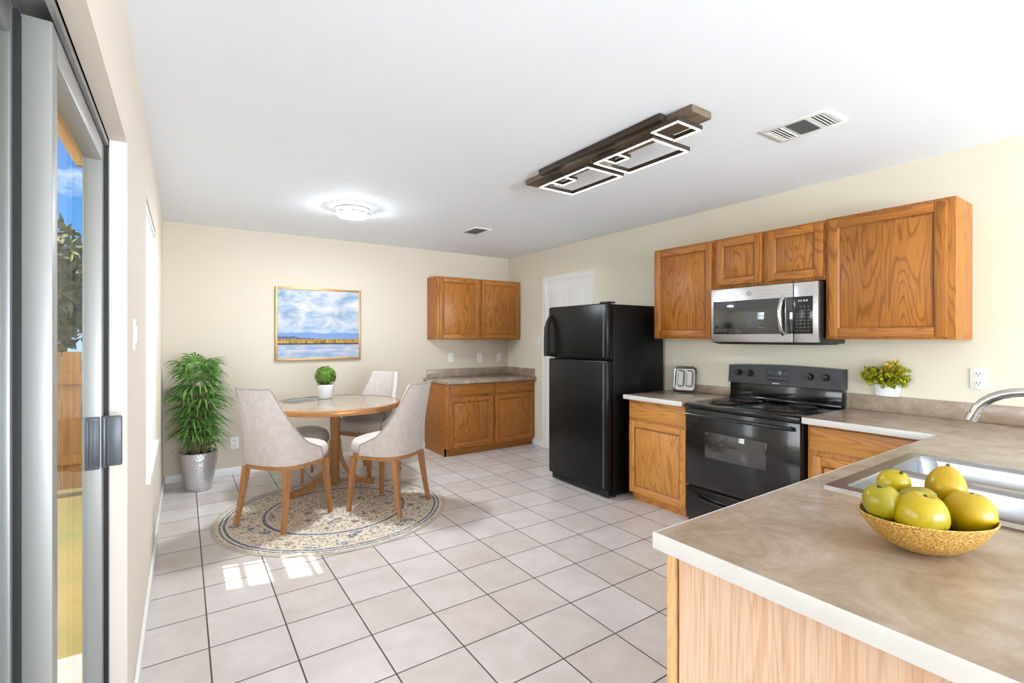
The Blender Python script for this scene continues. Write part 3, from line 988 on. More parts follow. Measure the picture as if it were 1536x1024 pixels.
bar(bm, prof, [0.014, 0.018, 0.024, 0.026, 0.026], [0.006, 0.012, 0.016, 0.016, 0.016])
box(bm, (0.018, -0.06, 1.172), (0.056, 0.001, 1.195), 0, 0.004)
obj('handle', bm, M['black_m'], fd)
bm = NB(); box(bm, (0.02, 0.03, 0.012), (FW - 0.02, 0.071, 0.062), 0, 0.004)
for i in range(10):
    box(bm, (0.06 + i * 0.066, 0.027, 0.022), (0.11 + i * 0.066, 0.031, 0.048))
obj('grille', bm, M['black_m'], t)
obj('hinge_cover', bx((FW - 0.11, 0.02, 1.6365), (FW - 0.02, 0.12, 1.65), 0.005), M['black_m'], t)
for x_ in (0.05, FW - 0.05):
    bm = NB(); lathe(bm, [(0.022, 0), (0.022, 0.03)], 16, 0, (x_, 0.12, 0), cap0=True, cap1=True)
    obj('foot', bm, M['black_m'], t)

# ---------------------------------------------------------------- stove
RW = 0.795
t = thing('kitchen_stove', 'black electric coil stove with oven below the microwave', 'stove', (3.022, 2.191, 0), RZ)
bm = NB(); box(bm, (0.003, 0.03, 0.02), (RW - 0.003, 0.625, 0.845), 0, 0.003)
obj('body', bm, M['black_m'], t)
bm = NB(); box(bm, (0, -0.012, 0.846), (RW, 0.63, 0.876), 0, 0.009, )
ck = obj('cooktop', bm, M['black'], t)
for (bx_, by_, r_) in ((0.20, 0.16, 0.085), (0.60, 0.16, 0.105), (0.20, 0.43, 0.105), (0.60, 0.43, 0.085)):
    bm = NB(); lathe(bm, [(r_ + 0.02, 0.8765), (r_ + 0.016, 0.881), (r_ + 0.004, 0.880), (r_ * 0.5, 0.8768)], 36, 0, (bx_, by_, 0))
    dp = obj('drip_pan', bm, M['drip'], ck)
    bm = NB(); pts = []
    for i in range(96):
        a = 2 * pi * 4 * i / 95; q = 0.02 + (r_ - 0.02) * i / 95
        pts.append((bx_ + q * cos(a), by_ + q * sin(a), 0.887))
    tube(bm, pts, 0.0055, 6)
    obj('burner_coil', bm, M['coil'], ck)
# backguard
bm = NB()
n = 14
def guard(zf0, zf1, y0_, y1_, arch):
    for i in range(n):
        u0, u1 = i / n, (i + 1) / n
        z0a = zf1 + arch * (1 - (2 * u0 - 1) ** 2); z1a = zf1 + arch * (1 - (2 * u1 - 1) ** 2)
        P = [bm.verts.new(p) for p in ((u0 * RW, y0_, zf0), (u1 * RW, y0_, zf0), (u1 * RW, y1_, zf0), (u0 * RW, y1_, zf0), (u0 * RW, y0_ + 0.012, z0a), (u1 * RW, y0_ + 0.012, z1a), (u1 * RW, y1_, z1a), (u0 * RW, y1_, z0a))]
        for q in ((0, 3, 2, 1), (4, 5, 6, 7), (0, 1, 5, 4), (2, 3, 7, 6)):
            bm.faces.new([P[z] for z in q])
        if i == 0:
            bm.faces.new([P[z] for z in (0, 4, 7, 3)])
        if i == n - 1:
            bm.faces.new([P[z] for z in (1, 2, 6, 5)])
guard(1.0, 1.135, 0.545, 0.635, 0.012)
bmesh.ops.remove_doubles(bm, verts=bm.verts[:], dist=0.0001)
bg = obj('control_panel', bm, M['black_p'], t)
bm = NB(); box(bm, (0.004, 0.565, 0.8765), (RW - 0.004, 0.635, 0.9995), 0, 0.004); box(bm, (0.004, 0.555, 0.8765), (RW - 0.004, 0.57, 0.90), 0, 0.005)
obj('backguard', bm, M['black'], t)
for x_ in (0.085, 0.175, 0.60, 0.70):
    bm = NB()
    r0 = 0.024
    rings = []
    for (rr_, yy) in ((r0, 0.553), (r0, 0.546), (r0 * 0.85, 0.530), (r0 * 0.8, 0.526)):
        rings.append([bm.verts.new((x_ + rr_ * cos(2 * pi * j / 24), yy, 1.078 + rr_ * sin(2 * pi * j / 24))) for j in range(24)])
    for a_, b_ in zip(rings, rings[1:]):
        for j in range(24):
            bm.faces.new((a_[j], a_[(j + 1) % 24], b_[(j + 1) % 24], b_[j]))
    bm.faces.new(rings[-1])
    box(bm, (x_ - 0.005, 0.518, 1.058), (x_ + 0.005, 0.530, 1.098), 0, 0.002)
    kn = obj('knob', bm, M['black'], t)
    bm = NB()
    for q in range(5):
        box(bm, (x_ - 0.026 + q * 0.011, 0.5505, 1.038), (x_ - 0.020 + q * 0.011, 0.5475, 1.0405))
    obj('dial_mark', bm, M['mark_d'], kn, smooth=False)
bm = NB(); box(bm, (0.305, 0.5445, 1.03), (0.455, 0.56, 1.115), 0, 0.003)
dsp = obj('display', bm, M['display'], t)
for r_ in range(2):
    for q in range(5):
        if r_ == 1 and 0 < q < 4:
            continue
        x_ = 0.318 + q * 0.027
        obj('button', bx((x_, 0.5425, 1.05 + r_ * 0.035), (x_ + 0.015, 0.5446, 1.056 + r_ * 0.035)), M['mark_d'], dsp, smooth=False)
bm = NB(); box(bm, (0.345, 0.5435, 1.010), (0.395, 0.548, 1.017))
obj('nameplate', bm, M['mark'], t, smooth=False)
# oven door
bm = NB(); box(bm, (0.004, 0, 0.292), (RW - 0.004, 0.03, 0.838), 0, 0.006)
od = obj('oven_door', bm, M['black'], t)
obj('oven_window', bx((0.160, -0.004, 0.512), (0.590, 0.001, 0.688), 0.002), M['glass_b'], od)
bm = NB(); tube(bm, [(0.03, -0.036, 0.802), (RW / 2, -0.044, 0.802), (RW - 0.03, -0.036, 0.802)], 0.0125, 12)
for x_ in (0.05, RW - 0.05):
    box(bm, (x_ - 0.013, -0.038, 0.792), (x_ + 0.013, 0.002, 0.813), 0, 0.004)
obj('oven_handle', bm, M['black'], od)
bm = NB(); box(bm, (0.004, 0, 0.045), (RW - 0.004, 0.03, 0.278), 0, 0.006)
sdw = obj('storage_drawer', bm, M['black'], t)
bm = NB()
pts = [(0.10, -0.002, 0.235), (0.13, -0.016, 0.215), (0.20, -0.022, 0.207), (RW - 0.20, -0.022, 0.207), (RW - 0.13, -0.016, 0.215), (RW - 0.10, -0.002, 0.235)]
tube(bm, pts, 0.009, 8)
obj('drawer_handle', bm, M['black'], sdw)
obj('kick_plate', bx((0.01, 0.04, 0.0), (RW - 0.01, 0.06, 0.04)), M['black_m'], t, smooth=False)

# ---------------------------------------------------------------- microwave
MW, MZ0, MZ1 = 0.740, 1.306, 1.704
t = thing('microwave_oven', 'stainless steel over the range microwave hung between the upper cabinets', 'microwave', (3.272, 2.150, 0), RZ)
obj('body', bx((0.002, 0.03, MZ0 + 0.002), (MW - 0.002, 0.39, MZ1), 0.003), M['black_m'], t)
bm = NB(); box(bm, (0.03, 0.03, MZ0 - 0.006), (MW - 0.03, 0.36, MZ0 + 0.001), 0, 0.002)
obj('underside_grille', bm, M['black_m'], t)
SPL = 0.592
bm = NB(); box(bm, (0, 0, MZ0 + 0.01), (SPL - 0.002, 0.029, MZ1), 0, 0.006)
md_ = obj('door', bm, M['steel'], t)
obj('window', bx((0.022, -0.003, MZ0 + 0.066), (SPL - 0.003, 0.002, MZ1 - 0.092), 0.002), M['glass_b'], md_)
bm = NB()
pts = [(0.532, -0.006, MZ1 - 0.088), (0.530, -0.03, MZ1 - 0.11), (0.528, -0.048, MZ1 - 0.16), (0.527, -0.054, (MZ0 + MZ1) / 2), (0.528, -0.048, MZ0 + 0.13), (0.530, -0.03, MZ0 + 0.085), (0.532, -0.006, MZ0 + 0.064)]
tube(bm, pts, 0.013, 12)
obj('handle', bm, M['chrome'], md_)
bm = NB()
def ring_xz(bm, cx, cz, R_, r_, y_):
    tube(bm, [(cx + R_ * cos(2 * pi * i / 28), y_, cz + R_ * sin(2 * pi * i / 28)) for i in range(28)], r_, 6, closed=True)
ring_xz(bm, 0.295, MZ1 - 0.048, 0.0165, 0.0018, -0.001)
tube(bm, [(0.287 + 0.008 * cos(a / 9 * 5.2 + 1.0) + 0.003, -0.001, MZ1 - 0.048 + 0.008 * sin(a / 9 * 5.2 + 1.0)) for a in range(10)], 0.0014, 6)
tube(bm, [(0.297 + 0.006 * cos(a / 9 * 5.0 + 0.8) + 0.004, -0.001, MZ1 - 0.049 + 0.006 * sin(a / 9 * 5.0 + 0.8)) for a in range(10)], 0.0014, 6)
obj('logo', bm, M['alu_d'], md_)
bm = NB(); box(bm, (SPL + 0.001, 0, MZ0 + 0.01), (MW, 0.029, MZ1), 0, 0.006)
cp = obj('control_panel', bm, M['steel'], t)
kp = obj('keypad', bx((SPL + 0.002, -0.003, MZ0 + 0.066), (MW - 0.03, 0.002, MZ1 - 0.092), 0.002), M['black'], t)
for i, w_ in enumerate((0.010, 0.006, 0.010, 0.010)):
    obj('clock_digit', bx((SPL + 0.030 + i * 0.016, -0.0045, MZ1 - 0.125), (SPL + 0.030 + i * 0.016 + w_, -0.0029, MZ1 - 0.114)), M['mark'], kp, smooth=False)
for r_ in range(8):
    for c_ in range(4):
        if r_ < 2 and c_ == 0:
            continue
        x_ = SPL + 0.018 + c_ * 0.023; z_ = MZ1 - 0.160 - r_ * 0.022
        obj('button', bx((x_, -0.0042, z_), (x_ + 0.011, -0.0029, z_ + 0.0045)), M['mark_d'], kp, smooth=False)

# ---------------------------------------------------------------- dining table
TX, TY = 1.14, 4.52
t = thing('dining_table', 'round pedestal dining table with stone look top and bronze wood rim', 'table', (TX, TY, 0.0055))
bm = NB(); lathe(bm, [(0.0005, 0.722), (0.548, 0.722), (0.548, 0.755), (0.0005, 0.755)], 72)
obj('tabletop', bm, M['table_top'], t)
bm = NB(); lathe(bm, [(0.5485, 0.712), (0.556, 0.708), (0.568, 0.712), (0.574, 0.727), (0.572, 0.748), (0.564, 0.757), (0.5485, 0.7565)], 72)
obj('rim', bm, M['table_rim'], t)
bm = NB(); lathe(bm, [(0.16, 0.722), (0.155, 0.708), (0.055, 0.69), (0.044, 0.62), (0.039, 0.40), (0.037, 0.20), (0.040, 0.035), (0.03, 0.022)], 32, cap0=False, cap1=True)
obj('pedestal', bm, M['table_wood'], t)
for a in (202, 338, 95):
    bm = NB(); ca, sa = cos(R(a)), sin(R(a))
    L = 0.44 if a == 202 else 0.34
    pts = []
    for i in range(13):
        u = i / 12
        r_ = 0.035 + (L - 0.035) * (u ** 1.7); z_ = 0.36 * (1 - u) ** 2.2 + 0.027
        pts.append((r_ * ca, r_ * sa, z_))
    pts[0] = (0.035 * ca, 0.035 * sa, 0.42)
    bar(bm, pts, [0.017] * 13, [0.012 + 0.012 * i / 12 for i in range(13)], 0, (-sa, ca, 0))
    obj('leg', bm, M['table_wood'], t)

# ---------------------------------------------------------------- chairs
def chair_parts(root):
    # +x is the front of the chair
    def plan(u, grow=0.0):
        # u in [-1, 1] round the back, from right front to left front; u=0 the middle of the back
        a, b = 0.235 + grow, 0.245 + grow
        th = pi + u * R(104)
        cx = abs(cos(th)) ** 0.72 * (1 if cos(th) > 0 else -1); cy = abs(sin(th)) ** 0.72 * (1 if sin(th) > 0 else -1)
        return Vector((a * cx, b * cy, 0))
    def seat_ring(grow, k_=44):
        pts = []
        for i in range(k_):
            th = 2 * pi * i / k_
            cx = abs(cos(th)) ** 0.66 * (1 if cos(th) > 0 else -1); cy = abs(sin(th)) ** 0.66 * (1 if sin(th) > 0 else -1)
            pts.append(((0.24 + grow) * cx, (0.245 + grow) * cy))
        return pts
    bm = NB(); prism(bm, seat_ring(-0.002), 0.415, 0.448, 0, 0.003)
    obj('seat_frame', bm, M['chair_wood'], root)
    bm = NB()
    rings = []
    for g_, z_ in ((-0.01, 0.4485), (0.006, 0.458), (0.012, 0.49), (0.008, 0.525), (-0.006, 0.545), (-0.03, 0.556), (-0.10, 0.566), (-0.17, 0.569)):
        rings.append([bm.verts.new((x, y, z_)) for x, y in seat_ring(g_)])
    for a_, b_ in zip(rings, rings[1:]):
        for i in range(44):
            bm.faces.new((a_[i], a_[(i + 1) % 44], b_[(i + 1) % 44], b_[i]))
    bm.faces.new(rings[-1]); bm.faces.new(list(reversed(rings[0])))
    obj('seat', bm, M['fabric'], root, ang=80)
    # wrap around back
    NU, NV = 48, 12
    def top(u):
        a = abs(u)
        if a < 0.40:
            return 0.99
        s = (a - 0.40) / 0.60
        return 0.99 - (0.99 - 0.530) * (1 - (1 - s) ** 1.6)
    def pt(u, v, side):
        zt = top(u); z_ = 0.4490 + (zt - 0.4490) * v
        p = plan(u, 0.016 if side else -0.022)
        h = max(0.0, (z_ - 0.47)) / 0.5
        lean = -0.11 * h ** 1.3
        p.x = p.x * (1 - 0.10 * h) + lean
        p.y = p.y * (1 - 0.17 * h)
        p.z = z_
        return p
    bm = NB()
    O = [[bm.verts.new(pt(-1 + 2 * i / NU, j / NV, 1)) for j in range(NV + 1)] for i in range(NU + 1)]
    I = [[bm.verts.new(pt(-1 + 2 * i / NU, j / NV, 0)) for j in range(NV + 1)] for i in range(NU + 1)]
    for i in range(NU):
        for j in range(NV):
            bm.faces.new((O[i][j], O[i][j + 1], O[i + 1][j + 1], O[i + 1][j]))
            bm.faces.new((I[i][j], I[i + 1][j], I[i + 1][j + 1], I[i][j + 1]))
        bm.faces.new((O[i][NV], I[i][NV], I[i + 1][NV], O[i + 1][NV]))
        bm.faces.new((O[i][0], O[i + 1][0], I[i + 1][0], I[i][0]))
    for i in (0, NU):
        for j in range(NV):
            bm.faces.new((O[i][j], O[i][j + 1], I[i][j + 1], I[i][j]))
    bk = obj('backrest', bm, M['fabric'], root, ang=50)
    bm = NB()
    edge = [pt(-1, j / 4, 1) for j in range(4)] + [pt(-1 + 2 * i / NU, 1, 1) for i in range(NU + 1)] + [pt(1, 1 - j / 4, 1) for j in range(1, 5)]
    tube(bm, [p + Vector((0, 0, 0.001)) for p in edge], 0.0055, 6)
    obj('piping', bm, M['piping'], bk)
    for sx_, sy_ in ((1, 1), (1, -1), (-1, 1), (-1, -1)):
        bm = NB()
        x_, y_ = 0.185 * sx_, 0.19 * sy_
        ox, oy = (0.025 if sx_ > 0 else -0.060), 0.03 * sy_
        pts = [(x_, y_, 0.416), (x_ + ox * 0.25, y_ + oy * 0.3, 0.28), (x_ + ox * 0.6, y_ + oy * 0.65, 0.14), (x_ + ox, y_ + oy, 0.0)]
        bar(bm, pts, [0.021, 0.018, 0.0155, 0.0135], [0.021, 0.018, 0.0155, 0.0135])
        obj('leg', bm, M['chair_wood'], root)

def copy_thing(o):
    c = o.copy(); COL.objects.link(c)
    for ch in list(o.children):
        d = ch.copy(); COL.objects.link(d); d.parent = c
        for g in list(ch.children):
            e_ = g.copy(); COL.objects.link(e_); e_.parent = d
    return c
G = 'upholstered dining chairs round the table'
ch = thing('dining_chair', 'beige upholstered dining chair at left front, its back to the patio door', 'chair', (0.64, 3.92, 0.0055), R(35), G)
chair_parts(ch)
for lab, loc, rz in (('beige upholstered dining chair at right front, turned toward the potted plant', (1.36, 3.76, 0.0055), R(127)),
                     ('beige upholstered dining chair behind the table, facing the viewer', (1.49, 4.74, 0.0055), R(212))):
    c = copy_thing(ch); c.location = loc; c.rotation_euler = (0, 0, rz); c['label'] = lab

st = thing('upholstered_stool', 'low round taupe stool tucked behind the left front chair under the table', 'stool', (0.985, 4.93, 0.0055), R(20))
bm = NB()
lathe(bm, [(0.0005, 0.335), (0.17, 0.335), (0.195, 0.35), (0.2, 0.39), (0.18, 0.44), (0.12, 0.475), (0.0005, 0.485)], 36)
obj('seat', bm, M['fabric'], st, ang=80)
bm = NB(); lathe(bm, [(0.12, 0.3), (0.175, 0.3), (0.175, 0.3345), (0.12, 0.3345), (0.12, 0.3)], 36)
obj('seat_frame', bm, M['chair_wood'], st)
for a in (45, 135, 225, 315):
    bm = NB(); ca, sa = cos(R(a)), sin(R(a))
    bar(bm, [(0.15 * ca, 0.15 * sa, 0.3), (0.19 * ca, 0.19 * sa, 0.0)], [0.016, 0.011], [0.016, 0.011], 0, (-sa, ca, 0))
    obj('leg', bm, M['chair_wood'], st)

# rug
bm = NB(); lathe(bm, [(0.0005, 0.0005), (0.840, 0.0005), (0.845, 0.0025), (0.842, 0.0045), (0.838, 0.005), (0.0005, 0.005)], 96)
tag(obj('round_rug', bm, M['rug'], loc=(1.0, 3.92, 0)), 'round faded floral rug in cream and slate blue under the front chairs', 'rug')

# ---------------------------------------------------------------- potted ball plant, booklet
t = thing('potted_boxwood', 'clipped green ball plant in a white pot on the dining table', 'plant', (1.135, 4.86, 0.763))
bm = NB(); lathe(bm, [(0.0005, 0), (0.056, 0), (0.066, 0.01), (0.080, 0.125), (0.082, 0.132), (0.077, 0.134), (0.072, 0.118), (0.0005, 0.116)], 40)
pt_ = obj('pot', bm, M['ceramic'], t)
bm = NB(); lathe(bm, [(0.0005, 0.124), (0.04, 0.123), (0.071, 0.1185)], 30)
obj('soil', bm, M['soil'], pt_)
def leaf_quad(bm, p, d, up, L, W_, mi=0, bend=0.25):
    d = d.normalized(); s = d.cross(up)
    if s.length < 1e-4:
        s = d.orthogonal()
    s.normalize(); n_ = s.cross(d).normalized()
    a = bm.verts.new(p); b1 = bm.verts.new(p + d * L * 0.5 + s * W_ + n_ * L * bend * 0.5); b2 = bm.verts.new(p + d * L * 0.5 - s * W_ + n_ * L * bend * 0.5)
    m_ = bm.verts.new(p + d * L * 0.55 + n_ * L * bend * 0.3); c_ = bm.verts.new(p + d * L)
    for q in ((a, b1, m_), (a, m_, b2), (b1, c_, m_), (m_, c_, b2)):
        bm.faces.new(q).material_index = mi
rr = random.Random(5)
bm = NB()
bmesh.ops.create_icosphere(bm, subdivisions=2, radius=0.082, matrix=Matrix.Translation((0, 0, 0.212)))
for i in range(900):
    n_ = Vector((rr.gauss(0, 1), rr.gauss(0, 1), rr.gauss(0, 1))).normalized()
    if n_.z < -0.86:
        continue
    p = Vector((0, 0, 0.212)) + n_ * rr.uniform(0.078, 0.094)
    tdir = (n_.cross(Vector((rr.gauss(0, 1), rr.gauss(0, 1), rr.gauss(0, 1)))).normalized() + n_ * rr.uniform(0.2, 0.8))
    leaf_quad(bm, p, tdir, n_, rr.uniform(0.014, 0.022), rr.uniform(0.005, 0.008))
obj('foliage', bm, M['box'], t, smooth=False)
t = thing('table_booklet', 'thin grey green booklet lying on the left side of the dining table', 'booklet', (0.90, 4.82, 0.763), R(35))
obj('pages', bx((-0.125, -0.085, 0.0), (0.125, 0.085, 0.006)), M['paper'], t, smooth=False)
obj('cover', bx((-0.128, -0.088, 0.0062), (0.128, 0.088, 0.008), 0.0005), M['book'], t)

# ---------------------------------------------------------------- palm in silver pot
t = thing('potted_palm', 'bushy green lady palm in a tall silver pot in the left back corner', 'plant', (0.117, 5.10, 0))
bm = NB(); lathe(bm, [(0.0005, 0), (0.080, 0), (0.090, 0.008), (0.112, 0.10), (0.134, 0.22), (0.144, 0.30), (0.146, 0.338), (0.140, 0.342), (0.136, 0.31), (0.0005, 0.305)], 48)
pt_ = obj('pot', bm, M['pot_silver'], t)
bm = NB(); lathe(bm, [(0.0005, 0.318), (0.07, 0.316), (0.135, 0.312)], 32)
obj('soil', bm, M['soil'], pt_)
rr = random.Random(11)
for i in range(64):
    h = 0.40 + 0.74 * (i / 63) + rr.uniform(-0.03, 0.03)
    az = i * 2.39996 + rr.uniform(-0.3, 0.3)
    base = Vector((0.05 * cos(az * 1.7), 0.05 * sin(az * 1.7), 0.315))
    spread = (0.045 + 0.075 * rr.random()) * (0.55 + 0.7 * sin(pi * min(1, max(0, (h - 0.32) / 0.95))))
    hub = Vector((spread * cos(az), spread * sin(az), h))
    bm = NB()
    tube(bm, [base, base.lerp(hub, 0.5) + Vector((0, 0, 0.05)), hub], [0.004, 0.0035, 0.003], 5, 1)
    out = Vector((cos(az), sin(az), rr.uniform(0.15, 0.55) if h < 0.95 else rr.uniform(0.6, 1.3))).normalized()
    side = out.cross(Vector((0, 0, 1))).normalized(); nrm = side.cross(out).normalized()
    nl = 12
    for j in range(nl):
        a = R(-105 + 210 * j / (nl - 1)) + rr.uniform(-0.06, 0.06)
        d0 = (out * cos(a) + side * sin(a)).normalized()
        L = rr.uniform(0.17, 0.245) * (0.72 + 0.28 * cos(a)) * (0.85 if h < 0.5 else 1.0)
        W_ = rr.uniform(0.014, 0.020)
        prevL = prevR = None
        sdir = d0.cross(nrm).normalized()
        K = 6
        for q in range(K + 1):
            u = q / K
            p = hub + d0 * L * u + nrm * 0.018 * sin(pi * u) - Vector((0, 0, 1)) * (0.10 * u ** 2.2) * (L / 0.2)
            wlim = W_ * (0.45 + 1.1 * u) if u < 0.5 else W_ * 2.0 * max(0.03, (1 - u)) ** 0.8
            world = t.location + p
            p.x = max(p.x, XL + 0.02 - t.location.x); p.y = min(p.y, YB - 0.02 - t.location.y)
            lv = bm.verts.new(p + sdir * wlim * 0.5 + nrm * 0.002); rv = bm.verts.new(p - sdir * wlim * 0.5 + nrm * 0.002)
            mv = bm.verts.new(p - nrm * 0.001)
            if prevL:
                bm.faces.new((prevL, lv, mv, prevM)); bm.faces.new((prevM, mv, rv, prevR))
            prevL, prevR, prevM = lv, rv, mv
    obj('frond', bm, [M['palm'], M['stem']], t, ang=60)
for i in range(5):
    a = i * 2 * pi / 5 + 0.4
    bm = NB(); b0 = Vector((0.055 * cos(a), 0.055 * sin(a), 0.31))
    tube(bm, [b0, b0 + Vector((0.01 * cos(a), 0.01 * sin(a), 0.3)), b0 * 0.9 + Vector((0.015 * cos(a), 0.015 * sin(a), 0.62))], [0.008, 0.007, 0.005], 8)
    obj('stem', bm, M['stem'], t)

# ---------------------------------------------------------------- painting
PW, PH = 0.873, 0.765
t = thing('framed_painting', 'gold framed lake landscape painting on the back wall above the table', 'painting', (0.778, YB - 0.001, 1.108))
bm = NB()
for a, b in (((0, 0), (0.022, PH)), ((PW - 0.022, 0), (PW, PH)), ((0.022, 0), (PW - 0.022, 0.022)), ((0.022, PH - 0.022), (PW - 0.022, PH))):
    box(bm, (a[0], -0.035, a[1]), (b[0], 0, b[1]), 0, 0.003)
obj('frame', bm, M['gold'], t)
bm = NB(); box(bm, (0.0225, -0.024, 0.0225), (PW - 0.0225, -0.004, PH - 0.0225))
obj('canvas', bm, painting_mat(PW, PH), t, smooth=False)

# ---------------------------------------------------------------- outlets and switches (local: front is -y)
def plate(kind, label, cat, loc, rz, group=None):
    t = thing('wall_outlet' if kind == 'outlet' else 'light_switch', label, cat, loc, rz, group)
    obj('cover_plate', bx((-0.036, -0.007, -0.058), (0.036, 0, 0.058), 0.003), M['white_pl'], t)
    if kind == 'outlet':
        for z_ in (-0.026, 0.026):
            bm = NB(); box(bm, (-0.017, -0.0095, z_ - 0.017), (0.017, -0.0071, z_ + 0.017), 0, 0.002)
            r_ = obj('receptacle', bm, M['white_pl'], t)
            bm = NB()
            for x_ in (-0.007, 0.007):
                box(bm, (x_ - 0.0014, -0.0101, z_ - 0.002), (x_ + 0.0014, -0.0094, z_ + 0.009))
            box(bm, (-0.0025, -0.0101, z_ - 0.011), (0.0025, -0.0094, z_ - 0.006))
            obj('slot', bm, M['slot'], r_, smooth=False)
    else:
        bm = NB(); box(bm, (-0.016, -0.0115, -0.032), (0.016, -0.0071, 0.032), 0, 0.002)
        obj('rocker', bm, M['white_pl'], t)
    return t
plate('switch', 'white rocker switch above the corner counter, nearest the dining table', 'switch', (2.792, YB - 0.0005, 1.095), 0, 'plates above the corner counter')
plate('outlet', 'white wall outlet above the corner counter, between two switches', 'outlet', (3.211, YB - 0.0005, 1.078), 0, 'plates above the corner counter')
plate('switch', 'white rocker switch above the corner counter, next to the room corner', 'switch', (3.512, YB - 0.0005, 1.078), 0, 'plates above the corner counter')
plate('outlet', 'white wall outlet low on the back wall beside the silver pot', 'outlet', (0.42, YB - 0.0005, 0.31), 0)
plate('switch', 'white switch on the right wall beside the white door casing', 'switch', (XR - 0.0005, 4.765, 1.306), RZ)
plate('switch', 'white switch on the left wall between patio door and window', 'switch', (XL + 0.0005, 2.26, 1.36), pi / 2)
plate('outlet', 'white wall outlet above the backsplash near the faucet', 'outlet', (XR - 0.0005, 0.756, 1.119), RZ)

# ---------------------------------------------------------------- silver tray on the counter by the fridge
t = thing('serving_tray', 'square silver compartment tray leaning on the wall beside the refrigerator', 'tray', (3.545, 2.585, CZ + 0.005), R(-90 + 22))
def tilt(bm, a):
    bmesh.ops.transform(bm, matrix=Matrix.Rotation(R(-a), 4, 'X'), verts=bm.verts[:])
    return bm
def dish(bm, w_, h_, cx, cz, dep, r_, wall=0.01, y0_=0.0):
    rings = []
    for ins, yy in ((0, y0_), (0.003, y0_ - 0.004), (wall, y0_), (wall + 0.006, y0_ + dep)):
        rings.append([bm.verts.new((x, yy, z)) for x, z in rrect(w_ - 2 * ins, h_ - 2 * ins, max(0.006, r_ - ins), 5, cx, cz)])
    for a_, b_ in zip(rings, rings[1:]):
        n = len(a_)
        for i in range(n):
            bm.faces.new((a_[i], a_[(i + 1) % n], b_[(i + 1) % n], b_[i]))
    bm.faces.new(rings[-1])
TW, TH_ = 0.185, 0.215
bm = NB(); dish(bm, TW, TH_, 0, TH_ / 2, 0.014, 0.035)
rings = [[bm.verts.new((x, yy, z)) for x, z in rrect(TW - 2 * q, TH_ - 2 * q, 0.033, 5, 0, TH_ / 2)] for q, yy in ((0.0, 0.0), (0.004, 0.012), (0.012, 0.018))]
for a_, b_ in zip(rings, rings[1:]):
    n = len(a_)
    for i in range(n):
        bm.faces.new((a_[i], a_[(i + 1) % n], b_[(i + 1) % n], b_[i]))
bm.faces.new(rings[-1])
obj('tray', tilt(bm, 14), M['foil'], t, ang=45)
for x_ in (-0.037, 0.037):
    bm = NB(); dish(bm, 0.062, 0.145, x_, TH_ / 2 + 0.008, 0.008, 0.016, 0.006, 0.004)
    obj('compartment', tilt(bm, 14), M['foil'], t, ang=45)
bm = NB(); tube(bm, [(x, -0.001, z) for x, z in rrect(TW, TH_, 0.035, 5, 0, TH_ / 2)], 0.0035, 6, closed=True)
obj('dark_rim', tilt(bm, 14), M['black_m'], t)

# ---------------------------------------------------------------- small frilly plant on the backsplash ledge
t = thing('frilly_potted_plant', 'yellow green frilly plant in a slim white pot against the right wall', 'plant', (3.6385, 1.172, 0.9825))
bm = NB(); lathe(bm, [(0.0005, 0), (0.058, 0), (0.064, 0.01), (0.070, 0.072), (0.066, 0.073), (0.062, 0.066), (0.0005, 0.064)], 36, 0, (0, 0, 0), 0.36, 1.0)
obj('pot', bm, M['ceramic'], t)
rr = random.Random(21)
def frill(bm, c, rad, n, squash, mi):
    for i in range(n):
        n_ = Vector((rr.gauss(0, 1) * squash, rr.gauss(0, 1), rr.gauss(0, 1))).normalized()
        p = Vector(c) + Vector((n_.x * rad * 0.6, n_.y * rad, n_.z * rad)) * rr.uniform(0.55, 1.0)
        tdir = (n_ + Vector((rr.gauss(0, 0.6), rr.gauss(0, 0.6), rr.gauss(0, 0.6)))).normalized()
        L = rr.uniform(0.018, 0.03); W_ = rr.uniform(0.008, 0.014)
        s = tdir.cross(n_); s = s.normalized() if s.length > 1e-3 else tdir.orthogonal()
        prev = None
        for q in range(5):
            u = q / 4
            wv = W_ * sin(pi * (0.15 + 0.75 * u)); zz = 0.005 * sin(q * 2.4)
            cpt = p + tdir * L * u + n_ * zz
            a, b = cpt + s * wv, cpt - s * wv
            for z_ in (a, b):
                z_.x = min(z_.x, 0.024)
            a, b = bm.verts.new(a), bm.verts.new(b)
            if prev:
                bm.faces.new((prev[0], a, b, prev[1])).material_index = mi
            prev = (a, b)
bm = NB()
for c, rad, n, mi in (((-0.02, -0.055, 0.125), 0.062, 130, 0), ((-0.02, 0.0, 0.115), 0.058, 130, 0), ((-0.02, 0.075, 0.125), 0.046, 90, 0), ((-0.02, -0.035, 0.165), 0.05, 90, 1), ((-0.02, 0.085, 0.145), 0.03, 40, 1)):
    frill(bm, c, rad, n, 1.0, mi)
bmesh.ops.triangulate(bm, faces=bm.faces[:])
obj('foliage', bm, [M['lettuce'], M['lettuce_y']], t, smooth=True, ang=80)

